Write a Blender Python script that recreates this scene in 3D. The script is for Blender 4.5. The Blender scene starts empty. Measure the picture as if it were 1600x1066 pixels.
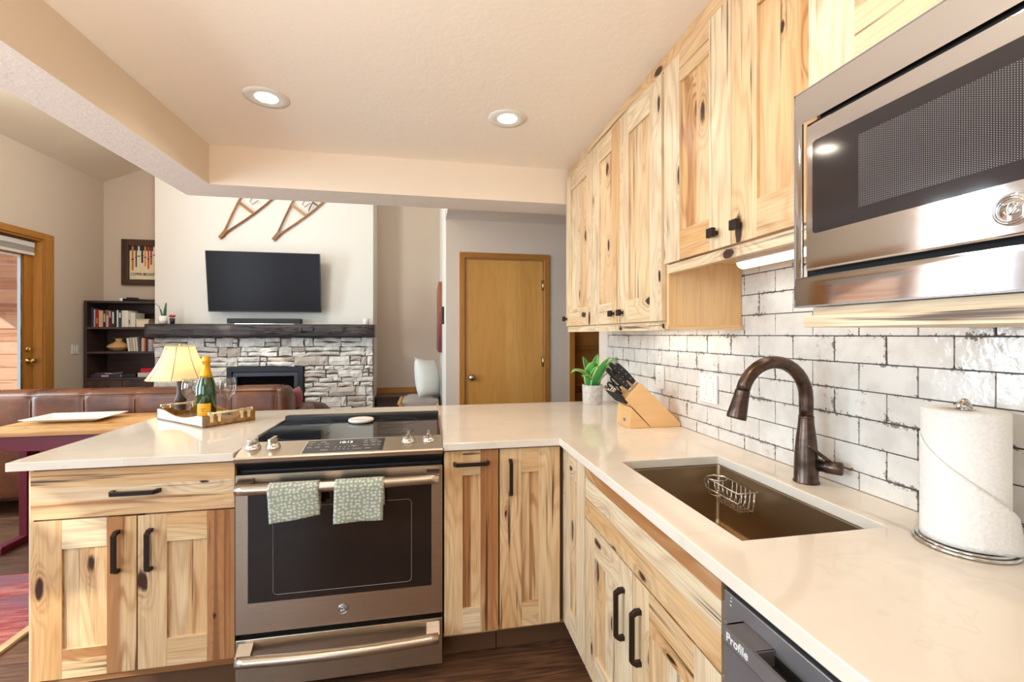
import bpy, bmesh, math, random
from mathutils import Vector, Matrix, noise as mnoise
random.seed(7)
SC = bpy.context.scene
COL = SC.collection
PI = math.pi

def S(r, g, b, a=1.0):
    f = lambda c: (c/255/12.92) if c/255 <= .04045 else ((c/255+.055)/1.055)**2.4
    return (f(r), f(g), f(b), a)

# ------------------------------------------------------------------ camera, sky, sun, window light, exposure
YAW = math.atan(132/697)
cam_d = bpy.data.cameras.new('camera'); cam = bpy.data.objects.new('camera', cam_d); COL.objects.link(cam)
cam_d.sensor_width = 36; cam_d.lens = 697/1600*36; cam_d.shift_y = -10/1600; cam_d.clip_start = .02
cam.location = (0, 0, 1.347); cam.rotation_euler = (PI/2, 0, -YAW)
SC.camera = cam
SC.view_settings.view_transform = 'Standard'; SC.view_settings.look = 'None'
SC.view_settings.exposure = -0.36; SC.view_settings.gamma = 1.0; SC.view_settings.use_curve_mapping = False
SC.cycles.max_bounces = 10; SC.cycles.diffuse_bounces = 5; SC.cycles.glossy_bounces = 5
SC.cycles.transmission_bounces = 8; SC.cycles.transparent_max_bounces = 12
SC.cycles.caustics_reflective = False; SC.cycles.caustics_refractive = False
SC.cycles.sample_clamp_indirect = 4.0; SC.cycles.use_denoising = True

W = bpy.data.worlds.new('sky'); SC.world = W; W.use_nodes = True
W.node_tree.nodes['Background'].inputs[0].default_value = (.72, .86, 1.0, 1)
W.node_tree.nodes['Background'].inputs[1].default_value = 1.6

def lamp(name, kind, loc, energy, color, rot=(0, 0, 0), **kw):
    d = bpy.data.lights.new(name, kind); d.energy = energy; d.color = color
    for k, v in kw.items(): setattr(d, k, v)
    o = bpy.data.objects.new(name, d); COL.objects.link(o); o.location = loc; o.rotation_euler = rot
    return o
DAY = (.72, .86, 1.0)
WARM = (1.0, .87, .72)
sun = lamp('sun', 'SUN', (-8, 0, 6), 5.0, (1, .90, .76), angle=.01)
sun.rotation_euler = Vector((.62, .62, -.48)).to_track_quat('-Z', 'Y').to_euler()
# daylight entering through the big windows of the left wall and the opening behind the dining side
for y, sy, e in ((3.61, .62, 150), (.3, 2.5, 265)):
    lamp('window_daylight', 'AREA', (-3.93, y, 1.72), e, DAY, (0, -PI/2, 0), shape='RECTANGLE', size=2.1, size_y=sy)
lamp('window_daylight', 'AREA', (-2.4, -2.33, 1.45), 60, DAY, (-PI/2, 0, PI), shape='RECTANGLE', size=2.0, size_y=1.9)

# added unseen fill lamp brightening the vaulted living room, above the beam
lamp('living_fill', 'POINT', (-1.9, 3.7, 3.05), 80, (1, .93, .84), shadow_soft_size=.18)
# added unseen fill light behind the camera, aimed up to brighten the kitchen ceiling
lamp('ceiling_fill', 'AREA', (-.9, -.45, 1.1), 52, (1, .90, .76), Vector((.1, .34, .93)).to_track_quat('-Z', 'Y').to_euler(), shape='DISK', size=.5, spread=2.3)

# ------------------------------------------------------------------ material helpers
class G:
    def __init__(s, name, base=None, rough=.5, metal=0.0, **kw):
        s.m = bpy.data.materials.new(name); s.m.use_nodes = True
        s.nt = s.m.node_tree; s.b = s.nt.nodes['Principled BSDF']
        if base is not None: s.set('Base Color', base)
        s.set('Roughness', rough); s.set('Metallic', metal)
        for k, v in kw.items(): s.set(k.replace('_', ' '), v)
    def put(s, sock, v):
        if isinstance(v, bpy.types.NodeSocket): s.nt.links.new(v, sock)
        else: sock.default_value = v
    def set(s, k, v): s.put(s.b.inputs[k], v)
    def n(s, t, out=0, **kw):
        d = s.nt.nodes.new('ShaderNode'+t)
        for k, v in kw.items():
            if k in d.inputs.keys(): s.put(d.inputs[k], v)
            else: setattr(d, k, v)
        return d.outputs[out]
    def m1(s, op, a, b=0.0, c=None, clamp=False):
        d = s.nt.nodes.new('ShaderNodeMath'); d.operation = op; d.use_clamp = clamp
        s.put(d.inputs[0], a); s.put(d.inputs[1], b)
        if c is not None: s.put(d.inputs[2], c)
        return d.outputs[0]
    def mul(s, a, b): return s.m1('MULTIPLY', a, b)
    def add(s, a, b): return s.m1('ADD', a, b)
    def ss(s, v, lo, hi, a=0.0, b=1.0):
        d = s.nt.nodes.new('ShaderNodeMapRange'); d.interpolation_type = 'SMOOTHSTEP'
        s.put(d.inputs[0], v)
        for i, x in enumerate((lo, hi, a, b)): s.put(d.inputs[i+1], x)
        return d.outputs[0]
    def mix(s, f, a, b, bt='MIX'):
        d = s.nt.nodes.new('ShaderNodeMix'); d.data_type = 'RGBA'; d.blend_type = bt
        s.put(d.inputs[0], f); s.put(d.inputs[6], a); s.put(d.inputs[7], b)
        return d.outputs[2]
    def uv(s):
        d = s.nt.nodes.new('ShaderNodeUVMap'); d.uv_map = 'UVMap'
        q = s.nt.nodes.new('ShaderNodeSeparateXYZ'); s.nt.links.new(d.outputs[0], q.inputs[0])
        return q.outputs[0], q.outputs[1]
    def bd(s):
        d = s.nt.nodes.new('ShaderNodeAttribute'); d.attribute_name = 'bd'
        q = s.nt.nodes.new('ShaderNodeSeparateXYZ'); s.nt.links.new(d.outputs['Vector'], q.inputs[0])
        return q.outputs[0], q.outputs[1], q.outputs[2]
    def pos(s):
        q = s.nt.nodes.new('ShaderNodeSeparateXYZ')
        g = s.nt.nodes.new('ShaderNodeNewGeometry'); s.nt.links.new(g.outputs['Position'], q.inputs[0])
        return q.outputs[0], q.outputs[1], q.outputs[2]
    def vec(s, x, y, z=0.0): return s.n('CombineXYZ', X=x, Y=y, Z=z)
    def noise(s, v, scale=1.0, detail=2.0, rough=.5):
        return s.n('TexNoise', Vector=v, Scale=scale, Detail=detail, Roughness=rough)
    def obj(s): return s.n('TexCoord', 3)
    def bump(s, h, strength=.3, dist=.01):
        s.set('Normal', s.n('Bump', Height=h, Strength=strength, Distance=dist))

def wood(name, cream, tan, heart, dark, knots=.33, heartlvl=.56, streaks=1.0, rough=.38, ringf=15.0, u=1.0, contrast=1.0, sap_lit=None):
    g = G(name, rough=rough)
    U, V = g.uv(); tone, seed, _ = g.bd()
    if u != 1.0: U = g.mul(U, u); V = g.mul(V, u)
    s1 = g.mul(seed, 37.0)
    n1 = g.noise(g.vec(g.mul(U, 5.5), g.mul(V, .75), s1), 1, 2.5)
    warp = g.noise(g.vec(g.mul(U, 14), g.mul(V, 3), s1), 1, 2)
    ku = g.add(g.mul(U, 8.5), g.add(g.mul(seed, 91.0), g.mul(warp, .35))); kv = g.add(g.mul(V, 3.4), g.mul(seed, 57.0))
    vo = g.nt.nodes.new('ShaderNodeTexVoronoi'); vo.voronoi_dimensions = '2D'
    g.put(vo.inputs['Vector'], g.vec(ku, kv)); g.put(vo.inputs['Scale'], 1.0)
    q = g.nt.nodes.new('ShaderNodeSeparateXYZ'); g.nt.links.new(vo.outputs['Color'], q.inputs[0])
    sel = g.m1('LESS_THAN', q.outputs[0], knots)
    size = g.add(.05, g.mul(q.outputs[1], .10))
    kz = g.noise(g.vec(g.mul(U, 34), g.mul(V, 12), s1), 1, 3, .6)
    kd_ = g.add(vo.outputs['Distance'], g.add(g.mul(g.m1('SUBTRACT', warp, .5), .34), g.mul(g.m1('SUBTRACT', kz, .5), .22)))
    kn = g.mul(g.ss(kd_, g.mul(size, .5), size, 1.0, 0.0), sel)
    kr = g.mul(g.mul(g.ss(kd_, size, g.mul(size, 3.2), 1.0, 0.0), sel), g.mul(g.ss(kz, .36, .62, .25, 1), g.add(.6, g.mul(g.m1('SINE', g.mul(kd_, 75)), .4))))
    kw = g.mul(g.ss(vo.outputs['Distance'], 0.02, .55, 1.0, 0.0), sel)
    ph = g.add(g.mul(n1, ringf), g.mul(kw, 2.6))
    sn = g.m1('SINE', g.mul(ph, 6.283)); ln = g.m1('POWER', g.add(.5, g.mul(sn, .5)), 2.5)
    fib = g.noise(g.vec(g.mul(U, 230), g.mul(V, 6), s1), 1, 2)
    n2 = g.noise(g.vec(g.mul(U, 6), g.mul(V, .5), g.add(g.mul(seed, 53), 7.0)), 1, 3)
    hm = g.ss(g.add(g.add(n2, g.mul(g.m1('SUBTRACT', tone, .5), .55)), g.mul(g.m1('SUBTRACT', ln, .5), .05)), heartlvl, heartlvl+.09)
    c = g.mix(g.ss(n1, .3, .7), cream, tan)
    if sap_lit: c = g.mix(g.ss(tone, .08, .42, .8, 0), c, sap_lit)  # pale sapwood tint, also standing in for daylight paleness on the sink run
    c = g.mix(g.mul(hm, .75), c, heart)
    c = g.mix(g.mul(ln, .22*contrast), c, heart)
    c = g.mix(g.ss(fib, .35, .75, 0, .25*contrast), c, heart)
    n3 = g.noise(g.vec(g.mul(U, 62), g.mul(V, 1.5), g.add(g.mul(seed, 17), 3.0)), 1, 3, .6)
    n4 = g.noise(g.vec(g.mul(U, 9), g.mul(V, 1.1), g.add(g.mul(seed, 29), 1.0)), 1, 1)
    st = g.mul(g.ss(n3, .57, .67), g.ss(n4, .49, .62))
    c = g.mix(g.mul(st, .8*streaks), c, dark)
    n5 = g.noise(g.vec(g.mul(U, 42), g.mul(V, .4), g.add(g.mul(seed, 23), 5.0)), 1, 2)
    c = g.mix(g.mul(g.mul(g.ss(n5, .50, .60), g.ss(tone, .62, .8)), .6*streaks), c, g.mix(.5, heart, dark))
    c = g.mix(g.mul(kr, .5), c, g.mix(.35, heart, dark))
    c = g.mix(kn, c, dark)
    g.set('Base Color', c)
    g.bump(g.add(g.mul(fib, .3), g.mul(kn, -.6)), .12, .002)
    return g.m

M = {}
M['hickory'] = wood('hickory', S(230, 204, 162), S(206, 162, 108), S(152, 94, 50), S(56, 31, 17), streaks=1.15, contrast=1.2, heartlvl=.54, sap_lit=S(230, 216, 186))
M['crate_wood'] = wood('plain_hickory', S(232, 200, 152), S(222, 178, 120), S(196, 142, 84), S(120, 76, 40), knots=0, heartlvl=.75, streaks=.3)
M['oak'] = wood('honey_oak', S(226, 174, 98), S(214, 158, 82), S(184, 126, 60), S(120, 76, 30), knots=0, heartlvl=.8, streaks=.12, rough=.3, ringf=9, contrast=.8)
M['oak_trim'] = wood('oak_trim', S(190, 134, 64), S(176, 118, 50), S(146, 92, 34), S(100, 62, 24), knots=0, heartlvl=.8, streaks=.2, rough=.32)
M['maple'] = wood('maple_block', S(226, 184, 130), S(216, 170, 114), S(198, 148, 92), S(150, 106, 62), knots=0, heartlvl=.85, streaks=.1, rough=.35, ringf=8, contrast=.6)
M['walnut'] = wood('dark_walnut', S(92, 68, 60), S(76, 54, 48), S(54, 38, 34), S(28, 20, 18), knots=.1, rough=.35)
M['table_wood'] = wood('table_wood', S(228, 186, 128), S(214, 166, 104), S(178, 124, 68), S(90, 54, 24), knots=.15, rough=.3)
M['siding'] = wood('cedar_siding', S(232, 200, 178), S(222, 184, 158), S(202, 156, 126), S(130, 90, 70), knots=.08, rough=.7, ringf=10)
M['frame_wood'] = wood('frame_wood', S(92, 64, 42), S(78, 52, 34), S(56, 36, 24), S(24, 16, 12), knots=.1, rough=.5)

def paint(name, col, bump=.10, scale=260, rough=.75, dist=.002):
    g = G(name, col, rough)
    x, y, z = g.pos(); v = g.vec(x, y, z)
    h = g.add(g.noise(v, scale, 3), g.mul(g.noise(v, scale*.28, 2), .8))
    g.bump(h, bump, dist)
    return g.m
def knockdown(name, col, strength=.5):
    g = G(name, col, .8)
    x, y, z = g.pos(); v = g.vec(x, y, z)
    a = g.ss(g.noise(v, 24, 4, .6), .46, .56)
    b = g.noise(v, 120, 3)
    g.bump(g.add(a, g.mul(b, .3)), strength, .0015)
    return g.m
M['wall'] = paint('greige_paint', S(208, 192, 174))
M['wall_light'] = paint('ivory_paint', S(226, 222, 214))
M['wall_hall'] = paint('hall_paint', S(224, 210, 196))
M['soffit'] = paint('soffit_paint', S(234, 218, 198), .08)
M['beam_under'] = knockdown('beam_texture', S(236, 228, 220), .3)
M['ceiling'] = knockdown('ceiling_texture', S(242, 233, 222), .16)
M['ceiling_hall'] = knockdown('hall_ceiling_texture', S(228, 222, 214), .5)
M['vault'] = paint('vault_paint', S(226, 214, 194), .1)

def plain(name, col, rough=.5, metal=0.0, **kw):
    return G(name, col, rough, metal, **kw).m
M['bronze'] = plain('dark_bronze', S(52, 42, 38), .38, .7)
M['black'] = plain('black_plastic', S(22, 21, 22), .35)
M['blackmatte'] = plain('black_matte', S(26, 24, 24), .6)
M['gap'] = plain('dark_gap', S(14, 11, 10), .8)
M['white'] = plain('white_plastic', S(228, 226, 221), .35)
M['ceramic'] = plain('white_ceramic', S(242, 236, 226), .2)
M['chrome'] = plain('chrome', S(215, 212, 208), .14, 1.0)
M['nickel'] = plain('satin_nickel', S(200, 186, 160), .25, 1.0)
M['brass'] = plain('polished_brass', S(214, 182, 120), .25, 1.0)
M['palegold'] = plain('pale_gold', S(232, 212, 170), .35, .6)
M['glassblack'] = plain('black_glass', S(14, 13, 15), .04, 0, Specular_IOR_Level=.6)
M['ovenglass'] = plain('oven_glass', S(32, 25, 22), .06, 0, Specular_IOR_Level=.5)
M['tvscreen'] = plain('tv_screen', S(30, 27, 31), .25, 0, Specular_IOR_Level=.12)
M['charcoal'] = plain('charcoal_metal', S(46, 46, 52), .45, .4)
M['redpaint'] = plain('dark_red_paint', S(104, 26, 44), .4)
M['kick_gap'] = plain('kick_board_gap_shade', S(96, 66, 42), .6)  # kick board brown; on cabinet bodies it paints shade into the door gaps

def steel(name, col, rough, axis='x', aniso=.02):
    g = G(name, col, rough, 1.0)
    x, y, z = g.pos()
    k = {'x': (6, 1400, 1400), 'y': (1400, 6, 1400), 'z': (1400, 1400, 6)}[axis]
    n = g.noise(g.vec(g.mul(x, k[0]), g.mul(y, k[1]), g.mul(z, k[2])), 1, 2)
    g.set('Roughness', g.add(rough-.02, g.mul(n, .04)))
    return g.m
M['steel'] = steel('stainless_steel', S(198, 186, 170), .28, 'x', .006)
M['steel_y'] = steel('stainless_steel_polished', S(216, 216, 218), .07, 'y', .0012)
M['steel_sink'] = steel('sink_steel', S(164, 144, 118), .32, 'y', .004)
M['steel_dark'] = steel('black_stainless', S(138, 134, 136), .32, 'y', .002); M['steel_dark'].node_tree.nodes['Principled BSDF'].inputs['Metallic'].default_value = .55
def oilbronze():
    g = G('oil_rubbed_bronze', rough=.3, metal=.9)
    x, y, z = g.pos()
    n = g.noise(g.vec(g.mul(x, 30), g.mul(y, 30), g.mul(z, 60)), 1, 3)
    g.set('Base Color', g.mix(g.ss(n, .35, .75), S(78, 66, 60), S(100, 80, 68)))
    return g.m
M['orb'] = oilbronze()

def quartz():
    g = G('white_quartz', rough=.07, Specular_IOR_Level=.5)
    x, y, z = g.pos(); v = g.vec(x, y, z)
    w = g.noise(v, 3, 4, .6)
    vein = g.ss(g.m1('ABSOLUTE', g.m1('SUBTRACT', g.noise(g.vec(g.add(x, w), y, z), 2.2, 3), .5)), .0, .02, 1, 0)
    c = g.mix(g.ss(w, .3, .7), S(232, 222, 208), S(226, 215, 200))
    c = g.mix(g.mul(vein, .12), c, S(190, 174, 156))
    fl = g.ss(g.noise(v, 900, 1), .7, .78)
    g.set('Base Color', g.mix(g.mul(fl, .25), c, S(180, 168, 152)))
    return g.m
M['quartz'] = quartz()

def tile():
    g = G('glazed_tile', rough=.16, Specular_IOR_Level=.55)
    U, V = g.uv(); tone, seed, _ = g.bd()     # U,V run 0..1 over each tile
    x, y, z = g.pos(); v = g.vec(x, y, z)
    eu = g.mul(g.m1('MINIMUM', U, g.m1('SUBTRACT', 1.0, U)), .15)
    ev = g.mul(g.m1('MINIMUM', V, g.m1('SUBTRACT', 1.0, V)), .075)
    e = g.m1('MINIMUM', eu, ev)
    chip = g.noise(v, 95, 4, .7)
    cl = g.noise(v, 11, 2)
    chipped = g.m1('LESS_THAN', e, g.mul(g.ss(g.add(chip, g.mul(g.m1('SUBTRACT', cl, .5), .7)), .52, .78), .011))
    c = g.mix(g.ss(g.noise(v, 14, 3), .35, .7), S(220, 216, 210), S(204, 199, 192))
    c = g.mix(g.mul(tone, .35), c, S(212, 204, 194))
    dirt = g.mul(g.ss(g.noise(v, 26, 4, .65), .58, .74), g.ss(cl, .5, .62))
    c = g.mix(g.mul(dirt, .7), c, S(158, 138, 120))
    spk = g.ss(g.noise(v, 190, 2), .70, .74)
    c = g.mix(g.mul(spk, g.ss(cl, .48, .6)), c, S(120, 104, 92))
    c = g.mix(g.mul(chipped, .85), c, S(98, 86, 78))
    g.set('Base Color', c)
    g.set('Roughness', g.mix(chipped, (.14,)*3+(1,), (.7,)*3+(1,)))
    g.bump(g.add(g.noise(v, 32, 3, .55), g.mul(chipped, -.25)), .35, .004)
    return g.m
M['tile'] = tile()
M['grout'] = plain('dark_grout', S(104, 94, 86), .9)

def floorm():
    g = G('dark_plank_floor', rough=.34)
    x, y, z = g.pos()
    row = g.m1('FLOOR', g.m1('DIVIDE', y, .155))
    off = g.n('TexWhiteNoise', noise_dimensions='1D', W=row)
    xs = g.m1('DIVIDE', g.add(x, g.mul(off, 1.2)), 1.2)
    cid = g.m1('FLOOR', xs)
    rnd = g.n('TexWhiteNoise', noise_dimensions='2D', Vector=g.vec(row, cid))
    fr = g.m1('FRACT', g.m1('DIVIDE', y, .155)); fx = g.m1('FRACT', xs)
    e = g.m1('MINIMUM', g.mul(g.m1('MINIMUM', fr, g.m1('SUBTRACT', 1.0, fr)), .155), g.mul(g.m1('MINIMUM', fx, g.m1('SUBTRACT', 1.0, fx)), 1.2))
    seam = g.ss(e, .0, .0025, 1, 0)
    o = g.mul(rnd, 40)
    n = g.noise(g.vec(g.mul(x, 1.2), g.mul(y, 9), o), 1, 3)
    r = g.add(.5, g.mul(g.m1('SINE', g.mul(n, 70)), .5))
    f = g.noise(g.vec(g.mul(x, 5), g.mul(y, 150), o), 1, 3, .6)
    c = g.mix(rnd, S(116, 82, 60), S(80, 55, 42))
    c = g.mix(g.mul(r, .35), c, S(146, 106, 76))
    c = g.mix(g.ss(f, .42, .68, 0, .6), c, S(42, 28, 23))
    c = g.mix(g.mul(seam, .8), c, S(24, 16, 13))
    g.set('Base Color', c)
    g.bump(g.add(f, g.mul(seam, -1.0)), .15, .002)
    return g.m
M['floor'] = floorm()

def stone():
    g = G('ledge_stone', rough=.85)
    tone, seed, hue = g.bd()
    x, y, z = g.pos(); v = g.vec(x, g.add(y, g.mul(seed, 9)), z)
    n = g.noise(v, 9, 5, .65); n2 = g.noise(v, 45, 4, .7)
    c = g.mix(g.ss(n, .35, .68), S(248, 244, 237), S(222, 214, 204))
    c = g.mix(g.mul(g.ss(tone, .72, .95), .75), c, S(182, 164, 148))
    c = g.mix(g.ss(n2, .56, .72, 0, .5), c, S(140, 126, 116))
    g.set('Base Color', c)
    g.bump(g.add(n2, g.mul(n, .7)), .7, .012)
    return g.m
M['stone'] = stone()

def leather():
    g = G('brown_leather', rough=.36, Specular_IOR_Level=.45)
    v = g.vec(*g.pos())
    n = g.noise(v, 5, 4, .65); n2 = g.noise(v, 130, 2); n3 = g.noise(v, 30, 3, .7)
    c = g.mix(g.ss(n, .3, .72), S(84, 50, 34), S(118, 70, 42))
    c = g.mix(g.ss(n3, .6, .72, 0, .4), c, S(160, 116, 86))
    g.set('Base Color', c); g.bump(n2, .12, .002)
    return g.m
M['leather'] = leather()
M['leather_dark'] = plain('dark_brown_leather', S(74, 44, 40), .35)

def fabric(name, a, b, scale=420, rough=.9, bump=.4):
    g = G(name, rough=rough, Sheen_Weight=.25)
    v = g.vec(*g.pos()); n = g.noise(v, scale, 2)
    g.set('Base Color', g.mix(g.ss(n, .3, .7), a, b)); g.bump(n, bump, .002)
    return g.m
M['paper'] = fabric('paper_towel', S(236, 232, 226), S(228, 224, 218), 160, .95, .7)
M['pillow'] = fabric('white_pillow', S(236, 238, 234), S(222, 224, 222))
M['greycloth'] = fabric('grey_cushion', S(176, 166, 156), S(146, 136, 128))
M['redcloth'] = fabric('red_cloth', S(140, 24, 36), S(112, 16, 28))

def towel():
    g = G('patterned_towel', rough=.95, Sheen_Weight=.2)
    U, V = g.uv()
    vo = g.nt.nodes.new('ShaderNodeTexVoronoi'); vo.voronoi_dimensions = '2D'
    g.put(vo.inputs['Vector'], g.vec(U, V)); g.put(vo.inputs['Scale'], 70); g.put(vo.inputs['Randomness'], .55)
    d = vo.outputs['Distance']
    ring = g.mul(g.ss(d, .19, .23), g.ss(d, .29, .33, 1, 0))
    dot = g.ss(d, .10, .15, 1, 0)
    fine = g.ss(g.noise(g.vec(U, V), 420, 2), .5, .58)
    c = g.mix(g.mul(fine, .4), S(138, 144, 130), S(196, 200, 184))
    c = g.mix(g.m1('MAXIMUM', ring, dot), c, S(218, 222, 200))
    g.set('Base Color', c); g.bump(g.noise(g.vec(U, V), 900, 1), .3, .002)
    return g.m
M['towel'] = towel()

def rug():
    g = G('red_rug', rough=1.0)
    x, y, z = g.pos()
    n = g.noise(g.vec(g.mul(x, 4), g.mul(y, 26), 0), 1, 4, .65)
    big = g.noise(g.vec(x, g.mul(y, 3.5), 4.0), 1.4, 2)
    c = g.mix(g.ss(n, .35, .68), S(150, 52, 54), S(196, 124, 112))
    c = g.mix(g.ss(big, .45, .65, 0, .8), c, S(122, 84, 100))
    g.set('Base Color', c); g.bump(g.noise(g.vec(x, y, z), 220, 2), .8, .004)
    return g.m
M['rug'] = rug()

def glassm(name, col, rough=0.0, ior=1.45):
    return G(name, col, rough, 0, Transmission_Weight=1.0, IOR=ior).m
def thinglass():
    m = bpy.data.materials.new('clear_glass'); m.use_nodes = True; nt = m.node_tree; nt.nodes.clear()
    o = nt.nodes.new('ShaderNodeOutputMaterial'); mx = nt.nodes.new('ShaderNodeMixShader'); lw = nt.nodes.new('ShaderNodeLayerWeight'); lw.inputs[0].default_value = .35
    t = nt.nodes.new('ShaderNodeBsdfTransparent'); gl = nt.nodes.new('ShaderNodeBsdfGlossy'); gl.inputs['Roughness'].default_value = .02
    t.inputs[0].default_value = (.95, .96, .96, 1)
    pw = nt.nodes.new('ShaderNodeMath'); pw.operation = 'POWER'; pw.inputs[1].default_value = 3.0; m2 = nt.nodes.new('ShaderNodeMath'); m2.operation = 'MULTIPLY_ADD'; m2.inputs[1].default_value = .6; m2.inputs[2].default_value = .08
    nt.links.new(lw.outputs['Facing'], pw.inputs[0]); nt.links.new(pw.outputs[0], m2.inputs[0]); nt.links.new(m2.outputs[0], mx.inputs[0]); nt.links.new(t.outputs[0], mx.inputs[1]); nt.links.new(gl.outputs[0], mx.inputs[2]); nt.links.new(mx.outputs[0], o.inputs[0])
    return m
M['wineglass'] = thinglass()
M['greenglass'] = G('green_bottle_glass', S(24, 62, 20), .05, 0, Coat_Weight=.6, Specular_IOR_Level=.7).m
def pane():
    m = bpy.data.materials.new('window_pane'); m.use_nodes = True; nt = m.node_tree; nt.nodes.clear()
    o = nt.nodes.new('ShaderNodeOutputMaterial'); mx = nt.nodes.new('ShaderNodeMixShader')
    t = nt.nodes.new('ShaderNodeBsdfTransparent'); gl = nt.nodes.new('ShaderNodeBsdfGlossy'); gl.inputs['Roughness'].default_value = .02
    t.inputs[0].default_value = (.96, .98, .97, 1)
    mx.inputs[0].default_value = .06
    nt.links.new(t.outputs[0], mx.inputs[1]); nt.links.new(gl.outputs[0], mx.inputs[2]); nt.links.new(mx.outputs[0], o.inputs[0])
    return m
M['pane'] = pane()
def glow(name, col, e, base=(1, 1, 1, 1)):
    g = G(name, base, .5); g.set('Emission Color', col); g.set('Emission Strength', e); return g.m
M['bulb'] = glow('lit_bulb', (1, .88, .70, 1), 14)
M['tube'] = glow('lit_tube', (1, .86, .66, 1), 2.2)
M['digits'] = glow('lit_digits', (.9, .95, 1, 1), 1.2)
def shade():
    g = G('linen_shade', S(246, 226, 184), .9)
    x, y, z = g.pos()
    n = g.noise(g.vec(g.mul(x, 300), g.mul(y, 300), g.mul(z, 300)), 1, 2)
    tr = g.n('BsdfTranslucent', Color=S(255, 220, 160))
    mx = g.nt.nodes.new('ShaderNodeMixShader'); mx.inputs[0].default_value = .5
    o = [d for d in g.nt.nodes if d.type == 'OUTPUT_MATERIAL'][0]
    g.bump(n, .2, .001)
    g.nt.links.new(g.b.outputs[0], mx.inputs[1]); g.nt.links.new(tr, mx.inputs[2]); g.nt.links.new(mx.outputs[0], o.inputs[0])
    return g.m
M['shade'] = shade()
def mantelm():
    g = G('charred_beam', rough=.55)
    x, y, z = g.pos()
    n = g.noise(g.vec(g.mul(x, 3), g.mul(y, 14), g.mul(z, 26)), 1, 5, .65)
    cr = g.ss(g.m1('ABSOLUTE', g.m1('SUBTRACT', g.noise(g.vec(g.mul(x, 1.6), y, g.mul(z, 12)), 1, 4, .6), .5)), 0, .016, 1, 0)
    c = g.mix(g.ss(n, .35, .7), S(46, 38, 38), S(78, 68, 66))
    g.set('Base Color', g.mix(g.mul(cr, .9), c, S(20, 16, 16)))
    g.bump(g.add(n, g.mul(cr, -.8)), .7, .012)
    return g.m
M['mantel'] = mantelm()
def meshscreen():
    g = G('dotted_oven_screen', rough=.12, Specular_IOR_Level=.5)
    U, V = g.uv()
    a = g.m1('SUBTRACT', g.m1('FRACT', g.mul(U, 330)), .5); b = g.m1('SUBTRACT', g.m1('FRACT', g.add(g.mul(V, 330), g.mul(g.m1('FLOOR', g.mul(U, 330)), .5))), .5)
    d = g.m1('SQRT', g.add(g.mul(a, a), g.mul(b, b)))
    g.set('Base Color', g.mix(g.ss(d, .16, .34, 1, 0), S(44, 40, 42), S(128, 124, 124)))
    return g.m
M['mwmesh'] = meshscreen()
M['mwglass'] = plain('microwave_glass', S(44, 39, 40), .08, 0, Specular_IOR_Level=.5)
M['concrete'] = fabric('concrete_pot', S(206, 198, 190), S(180, 172, 166), 40, .85, .2)
def leafm():
    g = G('succulent_leaf', rough=.35)
    U, V = g.uv()
    e = g.m1('ABSOLUTE', g.m1('SUBTRACT', U, .5))
    c = g.mix(g.ss(V, 0, 1), S(40, 130, 62), S(86, 168, 74))
    c = g.mix(g.ss(e, .40, .49), c, S(196, 206, 130))
    g.set('Base Color', c)
    return g.m
M['leaf'] = leafm()
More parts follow.
